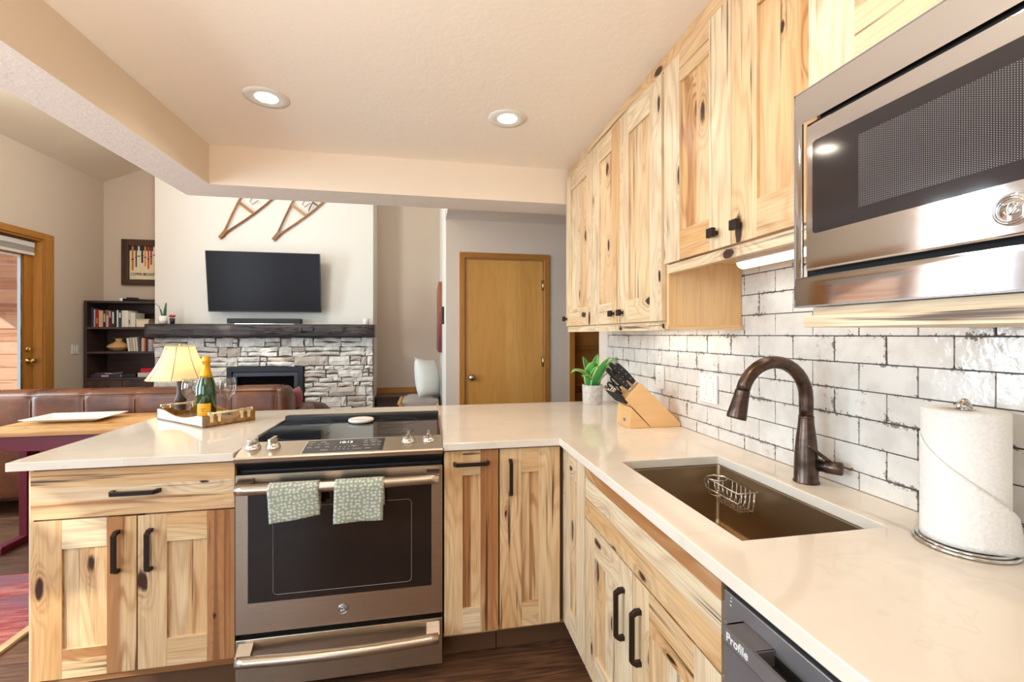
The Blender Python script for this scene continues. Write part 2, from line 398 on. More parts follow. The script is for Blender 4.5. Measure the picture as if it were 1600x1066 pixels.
# ------------------------------------------------------------------ geometry helpers
class MB:
    """collects shapes and links them as ONE mesh object"""
    def __init__(s): s.v = []; s.f = []; s.uv = []; s.mi = []; s.bd = []; s.sm = []; s.mats = []
    def mid(s, m):
        if m not in s.mats: s.mats.append(m)
        return s.mats.index(m)
    def add(s, vs, fs, m, uvs=None, bd=None, smooth=False, X=None):
        o = len(s.v); k = s.mid(m)
        s.v += [tuple(X @ Vector(p)) for p in vs] if X else [tuple(p) for p in vs]
        b = bd or (random.random(), random.random(), 0)
        for i, f in enumerate(fs):
            s.f.append([o+j for j in f]); s.mi.append(k); s.bd.append(b); s.sm.append(smooth)
            s.uv.append(uvs[i] if uvs else [(vs[j][0], vs[j][2]) for j in f])
        return s
    def box(s, lo, hi, m, grain=2, tone=None, X=None, seed=None):
        (a, b, c), (d, e, f) = lo, hi
        vs = [(a, b, c), (d, b, c), (d, e, c), (a, e, c), (a, b, f), (d, b, f), (d, e, f), (a, e, f)]
        fs = [(0, 3, 2, 1), (4, 5, 6, 7), (0, 1, 5, 4), (1, 2, 6, 5), (2, 3, 7, 6), (3, 0, 4, 7)]
        ax = [2, 2, 1, 0, 1, 0]
        ru, rv = random.random()*5, random.random()*5
        uvs = []
        for fa, n in zip(fs, ax):
            o = [i for i in (0, 1, 2) if i != n]
            if grain in o: vax = grain; uax = [i for i in o if i != grain][0]
            else: uax, vax = o
            uvs.append([(vs[j][uax]+ru, vs[j][vax]+rv) for j in fa])
        return s.add(vs, fs, m, uvs, (random.random() if tone is None else tone, random.random() if seed is None else seed, random.random()), False, X)
    def prism(s, pts, axis, a, b, m, X=None, smooth=False, grain=None):
        """polygon pts (two remaining axes in order) extruded along axis from a to b"""
        def P(p, t):
            q = list(p); q.insert(axis, t); return tuple(q)
        n = len(pts)
        vs = [P(p, a) for p in pts]+[P(p, b) for p in pts]
        fs = [list(range(n))[::-1], list(range(n, 2*n))]+[[i, (i+1) % n, n+(i+1) % n, n+i] for i in range(n)]
        g = axis if grain is None else grain
        uvs = []
        for f in fs:
            o = [i for i in (0, 1, 2) if i != g]
            ext = [max(vs[j][i] for j in f)-min(vs[j][i] for j in f) for i in o]
            u = o[0] if ext[0] >= ext[1] else o[1]
            uvs.append([(vs[j][u], vs[j][g]) for j in f])
        return s.add(vs, fs, m, uvs, None, smooth, X)
    def tube(s, path, r, m, seg=10, closed=False, X=None, caps=True, flat=1.0):
        P = [Vector(p) for p in path]; n = len(P); R = r if isinstance(r, (list, tuple)) else [r]*n
        T = []
        for i in range(n):
            a = P[(i-1) % n] if closed or i else P[i]; b = P[(i+1) % n] if closed or i < n-1 else P[i]
            T.append((b-a).normalized())
        up = Vector((0, 0, 1)) if abs(T[0].z) < .9 else Vector((1, 0, 0))
        N = (up-T[0]*up.dot(T[0])).normalized(); vs = []
        for i in range(n):
            N = (N-T[i]*N.dot(T[i])).normalized(); B = T[i].cross(N)
            for k in range(seg):
                a = 2*PI*k/seg; vs.append(tuple(P[i]+(N*math.cos(a)*flat+B*math.sin(a))*R[i]))
        fs = []
        for i in range(n if closed else n-1):
            for k in range(seg):
                j = (i+1) % n; fs.append((i*seg+k, i*seg+(k+1) % seg, j*seg+(k+1) % seg, j*seg+k))
        s.add(vs, fs, m, None, None, True, X)
        if caps and not closed: s.add(vs[:seg], [list(range(seg))[::-1]], m, None, None, False, X); s.add(vs[-seg:], [list(range(seg))], m, None, None, False, X)
        return s
    def lathe(s, prof, m, c=(0, 0, 0), seg=32, X=None, smooth=True, flip=None):
        vs = []; fs = []
        for r, z in prof:
            for k in range(seg):
                a = 2*PI*k/seg; p = (c[0]+r*math.cos(a), c[1]+r*math.sin(a), c[2]+z)
                vs.append(p)
        for i in range(len(prof)-1):
            for k in range(seg): fs.append((i*seg+k, i*seg+(k+1) % seg, (i+1)*seg+(k+1) % seg, (i+1)*seg+k))
        s.add(vs, fs, m, [[(vs[j][0], vs[j][2]) for j in f] for f in fs], None, smooth, X)
        for i, r in ((0, prof[0][0]), (len(prof)-1, prof[-1][0])):
            if r > 1e-4: s.add(vs[i*seg:(i+1)*seg], [list(range(seg))], m, None, None, False, X)
        return s
    def grid(s, fn, nu, nv, m, X=None, closeu=False, uvs=None, smooth=True):
        vs = [fn(i/nu, j/nv) for j in range(nv+1) for i in range(nu+1)]
        fs = []; uu = []
        for j in range(nv):
            for i in range(nu):
                f = (j*(nu+1)+i, j*(nu+1)+i+1, (j+1)*(nu+1)+i+1, (j+1)*(nu+1)+i); fs.append(f)
                q = [(i/nu, j/nv), ((i+1)/nu, j/nv), ((i+1)/nu, (j+1)/nv), (i/nu, (j+1)/nv)]
                uu.append([uvs(*t) for t in q] if uvs else q)
        return s.add(vs, fs, m, uu, None, smooth, X)
    def build(s, name, parent=None, bevel=0, merge=True, origin=None, sub=0, solid=0, seg=2, recalc=True):
        L = wloc(parent) if parent else Vector((0, 0, 0))
        if parent is None:
            xs = [[p[i] for p in s.v] for i in range(3)]
            L = Vector(origin) if origin else Vector(((min(xs[0])+max(xs[0]))/2, (min(xs[1])+max(xs[1]))/2, min(xs[2])))
        me = bpy.data.meshes.new(name)
        me.from_pydata([tuple(Vector(p)-L) for p in s.v], [], s.f)
        for m in s.mats: me.materials.append(m)
        me.polygons.foreach_set('material_index', s.mi); me.polygons.foreach_set('use_smooth', s.sm)
        ul = me.uv_layers.new(name='UVMap'); ul.data.foreach_set('uv', [c for f in s.uv for p in f for c in p])
        at = me.attributes.new('bd', 'FLOAT_VECTOR', 'FACE'); at.data.foreach_set('vector', [float(c) for p in s.bd for c in p])
        bm = bmesh.new(); bm.from_mesh(me)
        if merge: bmesh.ops.remove_doubles(bm, verts=bm.verts, dist=1e-5)
        if recalc: bmesh.ops.recalc_face_normals(bm, faces=bm.faces)
        bm.to_mesh(me); bm.free()
        o = bpy.data.objects.new(name, me); COL.objects.link(o)
        if parent: o.parent = parent
        else: o.location = L
        if solid: q = o.modifiers.new('thick', 'SOLIDIFY'); q.thickness = solid; q.offset = 0
        if sub: q = o.modifiers.new('smooth', 'SUBSURF'); q.levels = q.render_levels = sub
        if bevel: q = o.modifiers.new('bevel', 'BEVEL'); q.width = bevel; q.segments = seg; q.limit_method = 'ANGLE'; q.angle_limit = .7
        return o
def wloc(o):
    v = Vector((0, 0, 0))
    while o: v = v+o.location; o = o.parent
    return v
def tag(o, label=None, cat=None, group=None, kind=None):
    if label: o['label'] = label
    if cat: o['category'] = cat
    if group: o['group'] = group
    if kind: o['kind'] = kind
    return o
def thing(name, label, cat, loc, group=None):
    o = bpy.data.objects.new(name, None); COL.objects.link(o); o.location = loc; o.empty_display_size = .05
    return tag(o, label, cat, group)
def struct(mb, name, **kw):
    return tag(mb.build(name, **kw), kind='structure')
def dup(o, loc=None, parent=None):
    c = o.copy(); COL.objects.link(c); c.parent = parent
    if loc is not None: c.location = loc
    for ch in [x for x in bpy.data.objects if x.parent == o]: dup(ch, None, c)
    return c
def text(body, size, m, X, name, parent, ext=.0004, align='LEFT', sx=1.0, bold=0.0):
    cu = bpy.data.curves.new(name, 'FONT'); cu.body = body; cu.size = size; cu.extrude = ext; cu.align_x = align; cu.offset = bold
    t = bpy.data.objects.new(name, cu); COL.objects.link(t)
    bpy.context.view_layer.update()
    me = bpy.data.meshes.new_from_object(t.evaluated_get(bpy.context.evaluated_depsgraph_get()))
    bpy.data.objects.remove(t); bpy.data.curves.remove(cu)
    L = wloc(parent)
    me.transform(Matrix.Translation(-L) @ X @ Matrix.Diagonal((sx, 1, 1, 1)))
    me.materials.clear(); me.materials.append(m)
    o = bpy.data.objects.new(name, me); COL.objects.link(o); o.parent = parent
    return o
def facing(kind, loc):
    """text frame: 'Y' readable looking along +Y, 'X' readable looking along +X"""
    if kind == 'Y': R = Matrix(((1, 0, 0), (0, 0, -1), (0, 1, 0)))
    else: R = Matrix(((0, 0, -1), (-1, 0, 0), (0, 1, 0)))
    return Matrix.Translation(loc) @ R.to_4x4()
# a cabinet face lies in a plane Y = F (looking along +Y) or X = F (looking along +X); n points out of it towards the room
class Face:
    def __init__(s, kind, F): s.k = kind; s.F = F
    def p(s, u, z, n): return (u, s.F-n, z) if s.k == 'Y' else (s.F-n, u, z)
    def box(s, mb, u0, u1, z0, z1, n0, n1, m, grain='z', tone=None):
        a, b = s.p(u0, z0, n0), s.p(u1, z1, n1)
        lo = tuple(min(x, y) for x, y in zip(a, b)); hi = tuple(max(x, y) for x, y in zip(a, b))
        g = 2 if grain == 'z' else ((0 if s.k == 'Y' else 1) if grain == 'u' else (1 if s.k == 'Y' else 0))
        return mb.box(lo, hi, m, g, tone)
def boards(lo, hi, n):
    c = sorted([lo]+[lo+(hi-lo)*(i+random.uniform(-.22, .22))/n for i in range(1, n)]+[hi])
    return list(zip(c[:-1], c[1:]))
def shaker(fc, name, parent, u0, u1, z0, z1, sw, rb=.09, rt=.09, nb=2, tones=None, th=.02):
    mb = MB(); w = M['hickory']
    T = iter(tones or []); t = lambda: next(T, None) if tones else random.choice([.15, .25, .35, .5, .6, .8])
    fc.box(mb, u0, u0+sw, z0, z1, -th, 0, w, 'z', t()); fc.box(mb, u1-sw, u1, z0, z1, -th, 0, w, 'z', t())
    fc.box(mb, u0+sw, u1-sw, z0, z0+rb, -th, 0, w, 'u', t()); fc.box(mb, u0+sw, u1-sw, z1-rt, z1, -th, 0, w, 'u', t())
    for a, b in boards(u0+sw, u1-sw, nb): fc.box(mb, a, b, z0+rb, z1-rt, -th, -.009, w, 'z', t())
    return mb.build(name, parent, merge=False, bevel=.0008)
def slab(fc, name, parent, u0, u1, z0, z1, nb=2, th=.02, tones=None):
    mb = MB(); T = iter(tones or [])
    for a, b in boards(z0, z1, nb): fc.box(mb, u0, u1, a, b, -th, 0, M['hickory'], 'u', next(T, None))
    return mb.build(name, parent, merge=False, bevel=.0008)
def pull(fc, parent, u, z, L, vert=True, name='handle'):
    mb = MB(); h = L/2; w = .0072
    pts = [(-h, 0), (-h, .016), (-h+.011, .031), (h-.011, .031), (h, .016), (h, 0), (h-.013, 0), (h-.013, .013), (h-.017, .020), (-h+.017, .020), (-h+.013, .013), (-h+.013, 0)]
    vs = []
    for d in (-w, w):
        for a, n in pts: vs.append(fc.p(u+d, z+a, n) if vert else fc.p(u+a, z+d, n))
    n = len(pts); fs = []
    q = [(0, 1, 10, 11), (1, 2, 9, 10), (2, 3, 8, 9), (3, 4, 7, 8), (4, 5, 6, 7)]
    for f in q: fs.append(f); fs.append(tuple(i+n for i in f[::-1]))
    for i in range(n): j = (i+1) % n; fs.append((i, j, j+n, i+n))
    mb.add(vs, fs, M['bronze'])
    return mb.build(name, parent, bevel=.0012)
def knob(fc, parent, u, z):
    mb = MB()
    fc.box(mb, u-.006, u+.006, z-.006, z+.006, 0, .016, M['bronze']); fc.box(mb, u-.014, u+.014, z-.014, z+.014, .014, .028, M['bronze'])
    return mb.build('knob', parent, bevel=.0015)

# ------------------------------------------------------------------ the setting
WX = -3.756                      # left wall plane
mb = MB(); mb.box((-3.95, -2.45, -.08), (3.1, 6.25, 0), M['floor'], 0); struct(mb, 'floor')
mb = MB(); mb.box((-1.385, -2.4, 2.38), (1.3, 2.93, 2.46), M['ceiling'], 0); struct(mb, 'ceiling')
mb = MB(); mb.box((.16, 2.93, 2.365), (3.05, 4.05, 2.46), M['ceiling_hall'], 0); mb.box((1.3, 1.5, 2.365), (3.05, 2.93, 2.46), M['ceiling_hall'], 0); struct(mb, 'ceiling')
def vz(x): return 3.145+.446*(x-WX)
mb = MB(); mb.prism([(-4.0, vz(-4.0)), (.35, vz(.35)), (.35, vz(.35)+.08), (-4.0, vz(-4.0)+.08)], 1, -2.45, 6.25, M['vault']); struct(mb, 'ceiling')
# beams (drywall soffits): across the peninsula and along the left of the kitchen
mb = MB()
mb.add([(-1.385, -2.4, 2.165), (-1.165, -2.4, 2.165), (-1.165, 2.685, 2.165), (1.18, 2.685, 2.165), (1.18, 2.925, 2.165), (-1.385, 2.925, 2.165)], [(0, 1, 2, 3, 4, 5)], M['beam_under'])
o6 = [(-1.385, -2.4), (-1.165, -2.4), (-1.165, 2.685), (1.18, 2.685), (1.18, 2.925), (-1.385, 2.925)]
for i in range(6):
    a, b = o6[i], o6[(i+1) % 6]
    mb.add([(*a, 2.165), (*b, 2.165), (*b, 2.385), (*a, 2.385)], [(0, 1, 2, 3)], M['soffit'] if i in (1, 2) else M['wall_light'])
mb.add([(*p, 2.385) for p in o6], [(0, 1, 2, 3, 4, 5)], M['soffit']); struct(mb, 'ceiling_beam')
# walls above the beams, up to the vault
mb = MB(); mb.box((-1.385, -2.4, 2.385), (-1.30, 2.925, vz(-1.385)), M['wall_light']); struct(mb, 'wall_loft')
mb = MB(); mb.prism([(-1.385, 2.46), (.16, 2.46), (.16, vz(.16)), (-1.385, vz(-1.385))], 1, 2.84, 2.925, M['wall_light']); struct(mb, 'wall_loft')
mb = MB(); mb.box((.16, 2.925, 2.46), (.24, 3.97, vz(.16)), M['wall_light']); struct(mb, 'wall_loft')
# left wall with patio door and two windows
def wall_with(openings, y0, y1, z1, x0, x1, m):
    mb = MB(); ys = sorted({y0, y1} | {o[0] for o in openings} | {o[1] for o in openings})
    for a, b in zip(ys[:-1], ys[1:]):
        op = [o for o in openings if o[0] <= a and o[1] >= b]
        if not op: mb.box((x0, a, 0), (x1, b, z1), m)
        else:
            if op[0][2] > 0: mb.box((x0, a, 0), (x1, b, op[0][2]), m)
            mb.box((x0, a, op[0][3]), (x1, b, z1), m)
    return mb
OPN = [(4.08, 5.231, 0, 2.29), (3.24, 3.98, .60, 2.85), (-1.0, 1.6, .60, 2.85)]
struct(wall_with(OPN, -2.4, 6.2, 3.145, -3.90, WX, M['wall']), 'wall_left')
for i, (a, b, c, d) in enumerate(OPN[1:]):
    w = MB(); nm = 'window_%d' % (i+1); f = M['oak_trim']
    for y0, y1 in ((a, a+.05), ((a+b)/2-.03, (a+b)/2+.03), (b-.05, b)): w.box((-3.87, y0, c), (-3.79, y1, d), f)
    w.box((-3.87, a, c), (-3.79, b, c+.05), f, 1); w.box((-3.87, a, d-.05), (-3.79, b, d), f, 1)
    w.box((-3.75, a-.06, c-.06), (-3.735, b+.03, c), f, 1); w.box((-3.75, a-.06, d), (-3.735, b+.03, d+.06), f, 1)
    w.box((-3.75, a-.06, c), (-3.735, a, d), f); w.box((-3.75, b, c), (-3.735, b+.03, d), f)
    wo = struct(w, nm)
    g = MB(); g.box((-3.835, a+.05, c+.05), (-3.829, (a+b)/2-.03, d-.05), M['pane']); g.build('glass_pane', wo)
    g = MB(); g.box((-3.835, (a+b)/2+.03, c+.05), (-3.829, b-.05, d-.05), M['pane']); g.build('glass_pane', wo)
mb = MB(); mb.prism([(WX, 0), (.24, 0), (.24, vz(.24)), (WX, vz(WX))], 1, 6.07, 6.2, M['wall']); struct(mb, 'wall_back')
mb = MB(); mb.prism([(-2.972, 0), (-.645, 0), (-.645, vz(-.645)), (-2.972, vz(-2.972))], 1, 5.6, 6.075, M['wall_light']); struct(mb, 'wall_chimney')
mb = MB(); mb.prism([(4.0, 0), (6.1, 0), (6.1, vz(.16)), (4.0, vz(.16))], 0, .16, .24, M['wall_light']); struct(mb, 'wall_divider')
mb = MB()
for a, b, z in ((.16, .324, 0), (1.051, 1.34, 0), (1.90, 3.05, 0), (.324, 1.051, 2.03), (1.34, 1.90, 2.03)): mb.box((a, 3.97, z), (b, 4.06, 2.46), M['wall_hall'])
struct(mb, 'wall_hall')
mb = MB(); mb.box((1.186, -2.4, 0), (1.32, 2.97, 2.46), M['wall_hall']); struct(mb, 'wall_right')
mb = MB(); mb.box((3.0, 1.5, 0), (3.08, 4.9, 2.46), M['wall_hall']); mb.box((1.32, 1.5, 0), (3.0, 1.58, 2.46), M['wall_hall']); struct(mb, 'wall_entry')
# rear wall behind the camera, with a wide window towards the dining side
mb = MB()
mb.box((-3.9, -2.4, 0), (-3.45, -2.28, 3.3), M['wall']); mb.box((-1.35, -2.4, 0), (1.3, -2.28, 2.46), M['wall'])
mb.box((-3.45, -2.4, 0), (-1.35, -2.28, .45), M['wall']); mb.prism([(-3.45, 2.45), (-1.35, 2.45), (-1.35, vz(-1.35)), (-3.45, vz(-3.45))], 1, -2.4, -2.28, M['wall'])
struct(mb, 'wall_rear')

# backsplash: hand-made brick tiles, each a slightly tilted slab over dark grout
mb = MB(); mb.box((1.181, -.6, .916), (1.186, 2.80, 1.66), M['grout'])
tw, th_, rw = .1515, .0755, random.Random(3)
for r in range(-1, 9):
    z0 = 1.345+(r-5)*th_
    z1 = z0+th_-.0034
    if z1 < .92 or z0 > 1.65: continue
    zz0 = max(z0, .916)
    ph = .734 if (r-5) % 2 == 0 else .734+tw/2
    k = -9
    while True:
        y0 = ph+k*tw; k += 1
        if y0 > 2.80: break
        y1 = y0+tw-.0034
        yy1 = min(y1, 2.80); yy0 = max(y0, -.6)
        if yy1-yy0 < .01: continue
        tone = rw.random(); A = [rw.uniform(0, .0022) for _ in range(4)]; xb = 1.1735
        c = [(xb+A[0], yy0, zz0), (xb+A[1], yy1, zz0), (xb+A[2], yy1, z1), (xb+A[3], yy0, z1)]
        bk = [(1.183, yy0, zz0), (1.183, yy1, zz0), (1.183, yy1, z1), (1.183, yy0, z1)]
        ub, vb = (yy0-y0)/tw, (zz0-z0)/th_; ue = (yy1-y0)/tw
        q = [(ub, vb), (ue, vb), (ue, 1), (ub, 1)]
        fs = [(3, 2, 1, 0), (0, 1, 5, 4), (1, 2, 6, 5), (2, 3, 7, 6), (3, 0, 4, 7)]
        uvs = [[q[3], q[2], q[1], q[0]]]+[[(.0, .0)]*4]*4
        mb.add(c+bk, fs, M['tile'], uvs, (tone, rw.random(), 0))
struct(mb, 'backsplash', merge=False, recalc=False)

# doors
def casing(mb, x0, x1, z1, y, w=.047, t=.018):
    mb.box((x0-w, y-t, 0), (x0, y, z1), M['oak_trim']); mb.box((x1, y-t, 0), (x1+w, y, z1), M['oak_trim']); mb.box((x0-w, y-t, z1), (x1+w, y, z1+w), M['oak_trim'], 0)
d = MB(); casing(d, .324, 1.051, 2.03, 3.968)
d.box((.324, 3.97, 0), (.334, 4.05, 2.03), M['oak_trim']); d.box((1.041, 3.97, 0), (1.051, 4.05, 2.03), M['oak_trim']); d.box((.334, 3.97, 2.02), (1.041, 4.05, 2.03), M['oak_trim'])
door1 = struct(d, 'door_1', bevel=.002)
p = MB()
for a, b in ((.337, .70), (.70, 1.038)): p.box((a, 3.975, .01), (b, 4.01, 2.017), M['oak'], 2, .4, seed=.31)
p.build('door_leaf', door1)
k = MB(); X = Matrix.Translation((.386, 3.975, .965)) @ Matrix.Rotation(PI/2, 4, 'X')
k.lathe([(.030, 0), (.030, .006), (.012, .008), (.011, .03), (.022, .036), (.028, .048), (.025, .06), (.012, .066), (0, .067)], M['nickel'], seg=24, X=X); k.build('doorknob', door1)
for z in (1.80, 1.10, .25):
    h = MB(); h.tube([(1.043, 3.966, z-.045), (1.043, 3.966, z+.045)], .007, M['nickel']); h.box((1.026, 3.971, z-.045), (1.042, 3.9755, z+.045), M['nickel']); h.build('hinge', door1)
# oak doorway at the end of the hall, partly behind the plant
d = MB(); casing(d, 1.34, 1.90, 2.03, 3.968); d.box((1.34, 3.97, 0), (1.35, 4.3, 2.03), M['oak_trim']); d.box((1.89, 3.97, 0), (1.90, 4.3, 2.03), M['oak_trim'])
d.box((1.34, 4.30, 0), (1.90, 4.33, 2.03), M['oak']); d.box((1.35, 4.0, 2.0), (1.89, 4.3, 2.03), M['oak'])
door3 = struct(d, 'door_3')
for z in (1.22, .86, .76):
    h = MB(); h.box((1.40, 4.17, z-.016), (1.88, 4.30, z+.016), M['oak_trim'], 0); h.build('shelf', door3)
# patio door on the left wall with siding of the house wing beyond
d = MB(); ot = M['oak_trim']; a, b, t = 4.08, 5.231, 2.29
d.box((WX-.002, b, 0), (WX+.016, b+.108, t+.06), ot); d.box((WX-.002, a-.04, 0), (WX+.016, a, t+.06), ot); d.box((WX-.002, a, t), (WX+.016, b, t+.06), ot, 1)
d.box((-3.90, b-.018, 0), (WX, b, t), ot); d.box((-3.90, a, 0), (WX, a+.018, t), ot); d.box((-3.90, a+.018, t-.018), (WX, b-.018, t), ot, 1)
d.box((-3.90, a, 0), (WX, b, .03), M['nickel'], 1)
door2 = struct(d, 'door_2', bevel=.002)
p = MB(); x0, x1 = -3.88, -3.835; ya, yb = a+.02, b-.02
p.box((x0, yb-.10, .03), (x1, yb, 2.265), ot); p.box((x0, ya, .03), (x1, ya+.10, 2.265), ot); p.box((x0, ya+.10, 2.115), (x1, yb-.10, 2.265), ot, 1); p.box((x0, ya+.10, .03), (x1, yb-.10, .28), ot, 1)
p.build('door_leaf', door2, bevel=.003)
p = MB(); p.box((-3.862, ya+.10, .28), (-3.856, yb-.10, 2.115), M['pane']); p.build('glass_pane', door2)
p = MB(); e = .022
p.box((-3.868, yb-.10-e, .28), (-3.842, yb-.10, 2.115), M['chrome']); p.box((-3.868, ya+.10, 2.115-e), (-3.842, yb-.10-e, 2.115), M['white'], 1); p.box((-3.868, ya+.10, .28), (-3.842, ya+.10+e, 2.115-e), M['chrome']); p.build('glazing_bead', door2)
p = MB(); p.box((-3.835, ya+.02, 2.205), (-3.80, yb-.02, 2.25), M['white'], 1); p.box((-3.835, ya+.02, 2.150), (-3.806, yb-.02, 2.205), M['greycloth'], 1); p.box((-3.835, ya+.02, 2.125), (-3.802, yb-.02, 2.150), M['white'], 1); p.build('roller_blind', door2)
k = MB(); X = Matrix.Translation((-3.835, 5.157, 1.09)) @ Matrix.Rotation(PI/2, 4, 'Y')
k.lathe([(.030, 0), (.030, .006), (.012, .008), (.011, .03), (.022, .036), (.028, .048), (.025, .06), (.0, .066)], M['brass'], seg=20, X=X); k.build('doorknob', door2)
k = MB(); X = Matrix.Translation((-3.835, 5.157, 1.205)) @ Matrix.Rotation(PI/2, 4, 'Y'); k.lathe([(.028, 0), (.028, .008), (.018, .014), (0, .015)], M['brass'], seg=20, X=X); k.box((-3.822, 5.152, 1.19), (-3.806, 5.162, 1.22), M['brass']); k.build('deadbolt', door2)
# outside: cedar siding of the wing, deck, roof edge that shades it
mb = MB(); z = -.1
i = 0
while z < 3.6:
    mb.prism([(6.30, z), (6.32, z+.003), (6.32, z+.152), (6.312, z+.152)], 0, -8.6, -3.91, M['siding'], grain=0); z += .152
struct(mb, 'wall_siding', merge=False)
mb = MB(); mb.box((-8.6, -3, -.14), (-3.91, 6.3, -.06), M['siding'], 1); struct(mb, 'floor_deck')
mb = MB(); mb.box((-6.35, -1.0, 2.62), (-3.95, 6.29, 2.74), M['siding'], 1); struct(mb, 'roof_eave')
# switch plate on the left wall, thermostat on the divider
mb = MB(); mb.box((WX, 5.585, 1.135), (WX+.007, 5.682, 1.237), M['white']); sp = tag(mb.build('light_switch', bevel=.002), 'white light switch on the wall beside the patio door', 'light switch')
for y in (5.61, 5.645):
    mb = MB(); mb.box((WX+.007, y, 1.16), (WX+.011, y+.018, 1.212), M['white']); mb.build('rocker', sp, bevel=.001)
mb = MB(); mb.box((.135, 4.40, 1.45), (.16, 4.50, 1.62), M['black']); tag(mb.build('thermostat', bevel=.003), 'small black wall control beside the red edged wall panel', 'thermostat')
# ------------------------------------------------------------------ base cabinets
FY = Face('Y', 1.81); FX = Face('X', .565); FU = Face('X', .85); FM = Face('X', .77)
H = M['hickory']
def carcass(parent, lo, hi, kick_gap=None, m=None, name='body'):
    mb = MB(); mb.box(lo, hi, m or H, 2, .3)
    o = mb.build(name, parent)
    return o
# peninsula drawer cabinet, left of the range
t = thing('base_cabinet', 'wide hickory base cabinet left of the range, one drawer above two doors', 'cabinet', (-1.02, 1.83, 0), 'hickory base cabinets')
carcass(t, (-1.332, 1.832, .150), (-.70, 2.44, .882), m=M['kick_gap'])
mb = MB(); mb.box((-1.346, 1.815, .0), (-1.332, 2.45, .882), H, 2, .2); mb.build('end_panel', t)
mb = MB(); mb.box((-1.332, 1.90, 0), (-.70, 1.915, .10), M['kick_gap'], 0); mb.build('toe_kick', t)
mb = MB(); mb.box((-1.332, 1.858, .10), (-.70, 1.870, .150), H, 0, .7); mb.build('bottom_rail', t)
d = slab(FY, 'drawer_front', t, -1.338, -.700, .708, .876, 3, tones=[.5, .2, .45]); pull(FY, d, -1.018, .790, .156, False)
d = shaker(FY, 'door', t, -1.338, -1.0185, .152, .702, .092, .10, .10, 3, [.35, .85, .6, .15, .3, .62, .5]); pull(FY, d, -1.075, .582, .150)
d = shaker(FY, 'door', t, -1.0145, -.700, .152, .702, .092, .10, .10, 2, [.3, .85, .3, .4, .3, .45]); pull(FY, d, -.973, .580, .150)
# right of the range: narrow pull-out and the corner cabinet with its folding door pair
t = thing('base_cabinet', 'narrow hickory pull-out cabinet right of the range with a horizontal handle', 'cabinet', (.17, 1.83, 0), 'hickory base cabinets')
carcass(t, (.064, 1.832, .134), (.288, 2.44, .882), m=M['kick_gap'])
mb = MB(); mb.box((.064, 1.90, 0), (.288, 1.915, .10), M['kick_gap'], 0); mb.build('toe_kick', t)
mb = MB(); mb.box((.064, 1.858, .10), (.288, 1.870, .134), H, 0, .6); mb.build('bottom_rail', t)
d = shaker(FY, 'door', t, .066, .286, .136, .876, .074, .10, .10, 2, [.4, .72, .15, .3, .75, .62]); pull(FY, d, .174, .826, .146, False)
t = thing('corner_cabinet', 'hickory corner base cabinet with a folding door pair and one upright handle', 'cabinet', (.85, 2.1, 0))
mb = MB(); mb.prism([(.292, 1.832), (.585, 1.832), (.585, 1.553), (1.16, 1.553), (1.16, 2.44), (.292, 2.44)], 2, .134, .882, M['kick_gap']); mb.build('body', t)
mb = MB(); mb.box((.292, 1.90, 0), (.655, 1.915, .10), M['kick_gap'], 0); mb.box((.64, 1.553, 0), (.655, 1.90, .10), M['kick_gap'], 1); mb.build('toe_kick', t)
mb = MB(); mb.box((.292, 1.858, .10), (.613, 1.870, .134), H, 0, .6); mb.box((.613, 1.553, .10), (.625, 1.870, .134), H, 1, .5); mb.build('bottom_rail', t)
d = shaker(FY, 'door', t, .292, .548, .136, .876, .092, .10, .10, 2, [.58, .4, .4, .6, .78, .68]); pull(FY, d, .335, .760, .150)
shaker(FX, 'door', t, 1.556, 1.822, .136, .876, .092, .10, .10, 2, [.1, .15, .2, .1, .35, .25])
# sink base
t = thing('sink_cabinet', 'pale hickory sink base cabinet with a false drawer front above two doors', 'cabinet', (.85, 1.17, 0))
carcass(t, (.587, .782, .134), (.60, 1.549, .882), m=M['kick_gap'], name='face_frame')
mb = MB(); mb.box((.60, .782, .134), (1.16, .80, .882), M['crate_wood']); mb.box((.60, 1.531, .134), (1.16, 1.549, .882), M['crate_wood']); mb.box((.60, .80, .134), (1.16, 1.531, .15), M['crate_wood'], 1); mb.box((1.145, .80, .12), (1.16, 1.531, .882), M['crate_wood']); mb.build('body', t)
mb = MB(); mb.box((.64, .782, 0), (.655, 1.549, .10), M['kick_gap'], 1); mb.build('toe_kick', t)
mb = MB(); mb.box((.613, .782, .10), (.625, 1.549, .134), H, 1, .4); mb.build('bottom_rail', t)
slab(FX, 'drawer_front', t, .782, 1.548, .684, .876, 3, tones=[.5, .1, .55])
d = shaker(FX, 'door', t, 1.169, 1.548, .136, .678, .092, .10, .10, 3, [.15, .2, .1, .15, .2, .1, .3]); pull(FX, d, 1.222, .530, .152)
d = shaker(FX, 'door', t, .782, 1.165, .136, .678, .092, .10, .11, 3, [.15, .3, .1, .5, .2, .1, .3]); pull(FX, d, 1.118, .530, .152)

